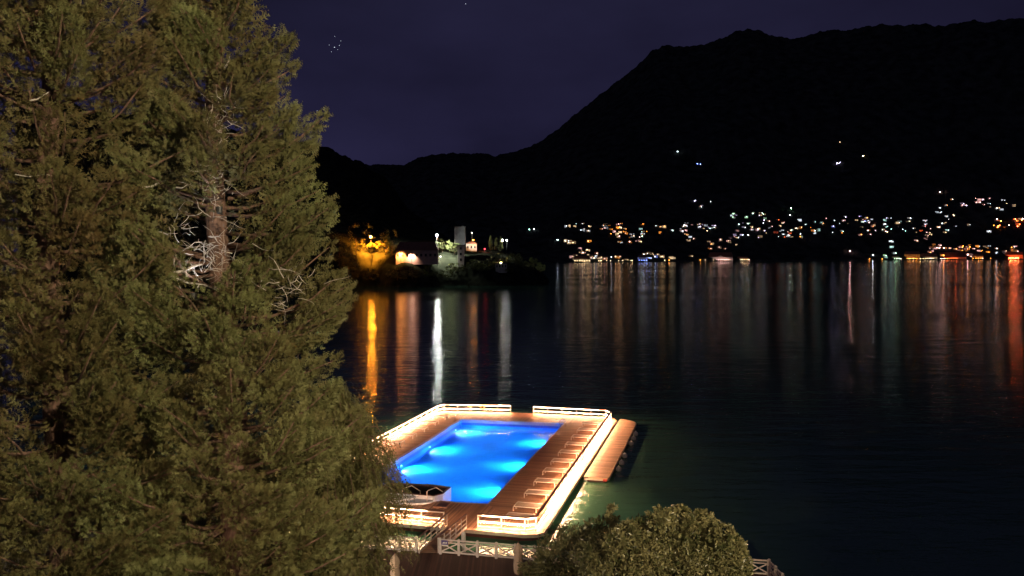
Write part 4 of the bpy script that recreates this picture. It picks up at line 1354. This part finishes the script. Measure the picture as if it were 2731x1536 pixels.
cluster(1605, 1670, 598, 628, 17, 'yoowpop')
cluster(1640, 1715, 628, 650, 15, 'ypopwg')
cluster(1700, 1800, 600, 625, 10, 'wcooy')
cluster(1490, 1570, 642, 652, 6, 'wyo')
cluster(1545, 1600, 665, 690, 8, 'py')
cluster(1520, 1680, 688, 697, 22, 'yppyow')
cluster(1690, 1750, 676, 696, 6, 'wbv')
cluster(1750, 1860, 682, 696, 6, 'wy')
cluster(1815, 1850, 598, 648, 13, 'ppwyo')
cluster(1860, 1920, 600, 622, 10, 'wvcy')
cluster(1890, 1965, 635, 672, 12, 'ppyo')
cluster(1940, 2045, 570, 620, 20, 'cwwvyg')
cluster(1960, 2045, 612, 640, 12, 'wypv')
cluster(2050, 2110, 585, 640, 16, 'wwyppr')
cluster(2105, 2200, 590, 640, 14, 'ocywc')
cluster(2195, 2330, 580, 630, 30, 'wwvcppyob')
cluster(2330, 2470, 582, 625, 22, 'wcvwyp')
cluster(2440, 2510, 605, 648, 14, 'ppryp')
cluster(2500, 2560, 530, 560, 3, 'wo')
cluster(2555, 2640, 530, 555, 14, 'ppvp')
cluster(2640, 2731, 535, 570, 8, 'wyo')
cluster(2480, 2640, 560, 625, 14, 'wcy')
cluster(2650, 2731, 585, 615, 16, 'rrop', (30, 60, 120))
cluster(2360, 2420, 640, 690, 6, 'cgw')
cluster(2480, 2590, 656, 686, 30, 'pproop', (14, 26))
cluster(2580, 2731, 660, 688, 26, 'wyoowp')
cluster(1846, 1900, 528, 556, 9, 'ppwvw', (10, 18), 0.2)
for px, py, ck, st in ((1807, 407, 'w', 60), (1860, 440, 'b', 90), (1868, 442, 'b', 70), (2233, 439, 'v', 90), (2239, 437, 'v', 70), (2302, 419, 'y', 110), (2240, 382, 'y', 14), (2110, 559, 'g', 90), (2107, 577, 'w', 60), (2507, 516, 'p', 110), (2267, 674, 'p', 160), (2328, 683, 'w', 90), (1424, 614, 'w', 50), (1412, 616, 'c', 30), (1487, 644, 'w', 60)):
    vlamp(px, py, ck, st, 1.1, 'alone on the dark far slope' if py < 560 else 'on the far village hillside')
def shore_px(px):
    d = ray(px, 690)
    az = math.atan2(d.x, d.y)
    r_ = shore_d(az) + 10
    return Vector((r_ * math.sin(az), r_ * math.cos(az), 2.0))
def shore_building(name, label, x0, x1, hgt, mat, lampcol, nl, st=60, rows=2, cols=8, lit=0.7, cat='building', **kw):
    P = shore_px((x0 + x1) / 2)
    st = st * 0.4
    k = P.y / F_PX
    wd = (x1 - x0) * k
    o = house(name, label, P + Vector((0, 14, 2)), wd, 12, hgt, mat, rows=rows, cols=cols, lit=lit, cat=cat, wcol=COLS[lampcol], wst=2.6, rz=-math.atan2(P.x, P.y), **kw)
    for i in range(nl):
        q = o.location + Vector(((i + 0.5) / nl * wd - wd / 2, -13, -1))
        key = (lampcol, st, 'shore')
        if key not in lamp_proto:
            lp = thing('promenade_lamp', f'small {NAMES[lampcol]} lamp on the far lake promenade', 'lamp', q, 0, f'{NAMES[lampcol]} lamps on the far promenade')
            MB().tube([(0, 0, -2), (0, 0, 3.5)], 0.1, 5).build('pole', 'dark_metal', lp)
            MB().sphere((0, 0, 3.8), 0.7, 6).build('lantern', emat_cache(COLS[lampcol], st), lp)
            lamp_proto[key] = lp
        else:
            lp = copy_tree(lamp_proto[key])
            lp.location = q
    return o
v_ = shore_building('lakeside_palace', 'long brightly lit palace with columns on the far waterfront', 1893, 1956, 13, 'wall_cream', 'p', 12, 90, 2, 16, 0.9, 'palace')
wd_ = 62 * v_.location.y / F_PX
for i in range(17):
    MB().box((-wd_ / 2 + wd_ * i / 16, -6.5, 5.5), (1.0, 0.9, 14)).build('column', 'wall_cream', v_)
MB().add([(-11, -6.8, 13.2), (11, -6.8, 13.2), (0, -6.8, 19), (-11, -5.6, 13.2), (11, -5.6, 13.2), (0, -5.6, 19)], [(0, 1, 2), (5, 4, 3), (0, 2, 5, 3), (1, 4, 5, 2)]).build('pediment', 'wall_cream', v_)
shore_building('waterfront_house', 'blue lit house standing alone on the far waterfront', 1702, 1728, 14, 'wall_cream', 'b', 4, 60, 2, 5, 0.5)
shore_building('waterfront_house', 'low yellow lit arcade beside the bright palace', 1968, 1998, 6, 'wall_ochre', 'y', 6, 60, 1, 8, 0.9)
shore_building('waterfront_hotel', 'orange lit hotel block on the far waterfront', 2418, 2456, 20, 'wall_ochre', 'o', 9, 90, 3, 7, 0.8, 'hotel')
shore_building('waterfront_house', 'long arcade with pale lit arches beside the orange hotel', 2460, 2502, 10, 'wall_cream', 'y', 8, 60, 1, 9, 0.95)
shore_building('waterfront_house', 'red lit restaurant terrace on the far waterfront', 2512, 2578, 8, 'wall_pink', 'r', 14, 80, 1, 12, 0.8)
shore_building('waterfront_house', 'pale house with warm windows beyond the red terrace', 2600, 2626, 12, 'wall_ochre', 'o', 4, 90, 2, 5, 0.6)
shore_building('waterfront_house', 'cream house cluster at the start of the far village shore', 1530, 1575, 9, 'wall_cream', 'y', 7, 50, 2, 8, 0.5)
shore_building('waterfront_house', 'small green lit boathouse on the far waterfront', 2384, 2402, 9, 'wall_cream', 'g', 4, 60, 1, 4, 0.5)
shore_building('waterfront_hotel', 'red floodlit hotel on the far slope by the headland', 2690, 2731, 16, 'wall_ochre', 'r', 10, 1100, 2, 7, 0.9, 'hotel')

for i in range(46):
    px = rv.choice([rv.uniform(1528, 1690), rv.uniform(2300, 2731), rv.uniform(2470, 2731), rv.uniform(1750, 2010)])
    q = shore_px(px)
    lp = copy_tree(rv.choice([v for k_, v in lamp_proto.items() if k_[2] == 'shore' and k_[0] in ('y' if px < 1690 else 'ypo')]))
    lp.location = q + Vector((0, rv.uniform(-4, 4), 0.5))
# ------------------------------------------------------------------ star cluster
sp_ = None
for px, py, rr in ((893, 97, 9), (909, 109, 9), (905, 121, 11), (892, 126, 15), (884, 138, 9), (878, 120, 8), (846, 295, 9), (1242, 10, 11), (900, 132, 7)):
    P = Vector((0, 0, H)) + ray(px, py) * 40000
    if sp_ is None:
        sp_ = MB().sphere((0, 0, 0), 1.0, 6).build('star', emat('star light', (0.75, 0.82, 1.0), 1.6))
        st_ = sp_
    else:
        st_ = sp_.copy(); COL.objects.link(st_)
    st_.location = P
    st_.scale = (rr * 1.15,) * 3
    tag(st_, 'tiny white star shining in the night sky', 'star', 'stars in the night sky')
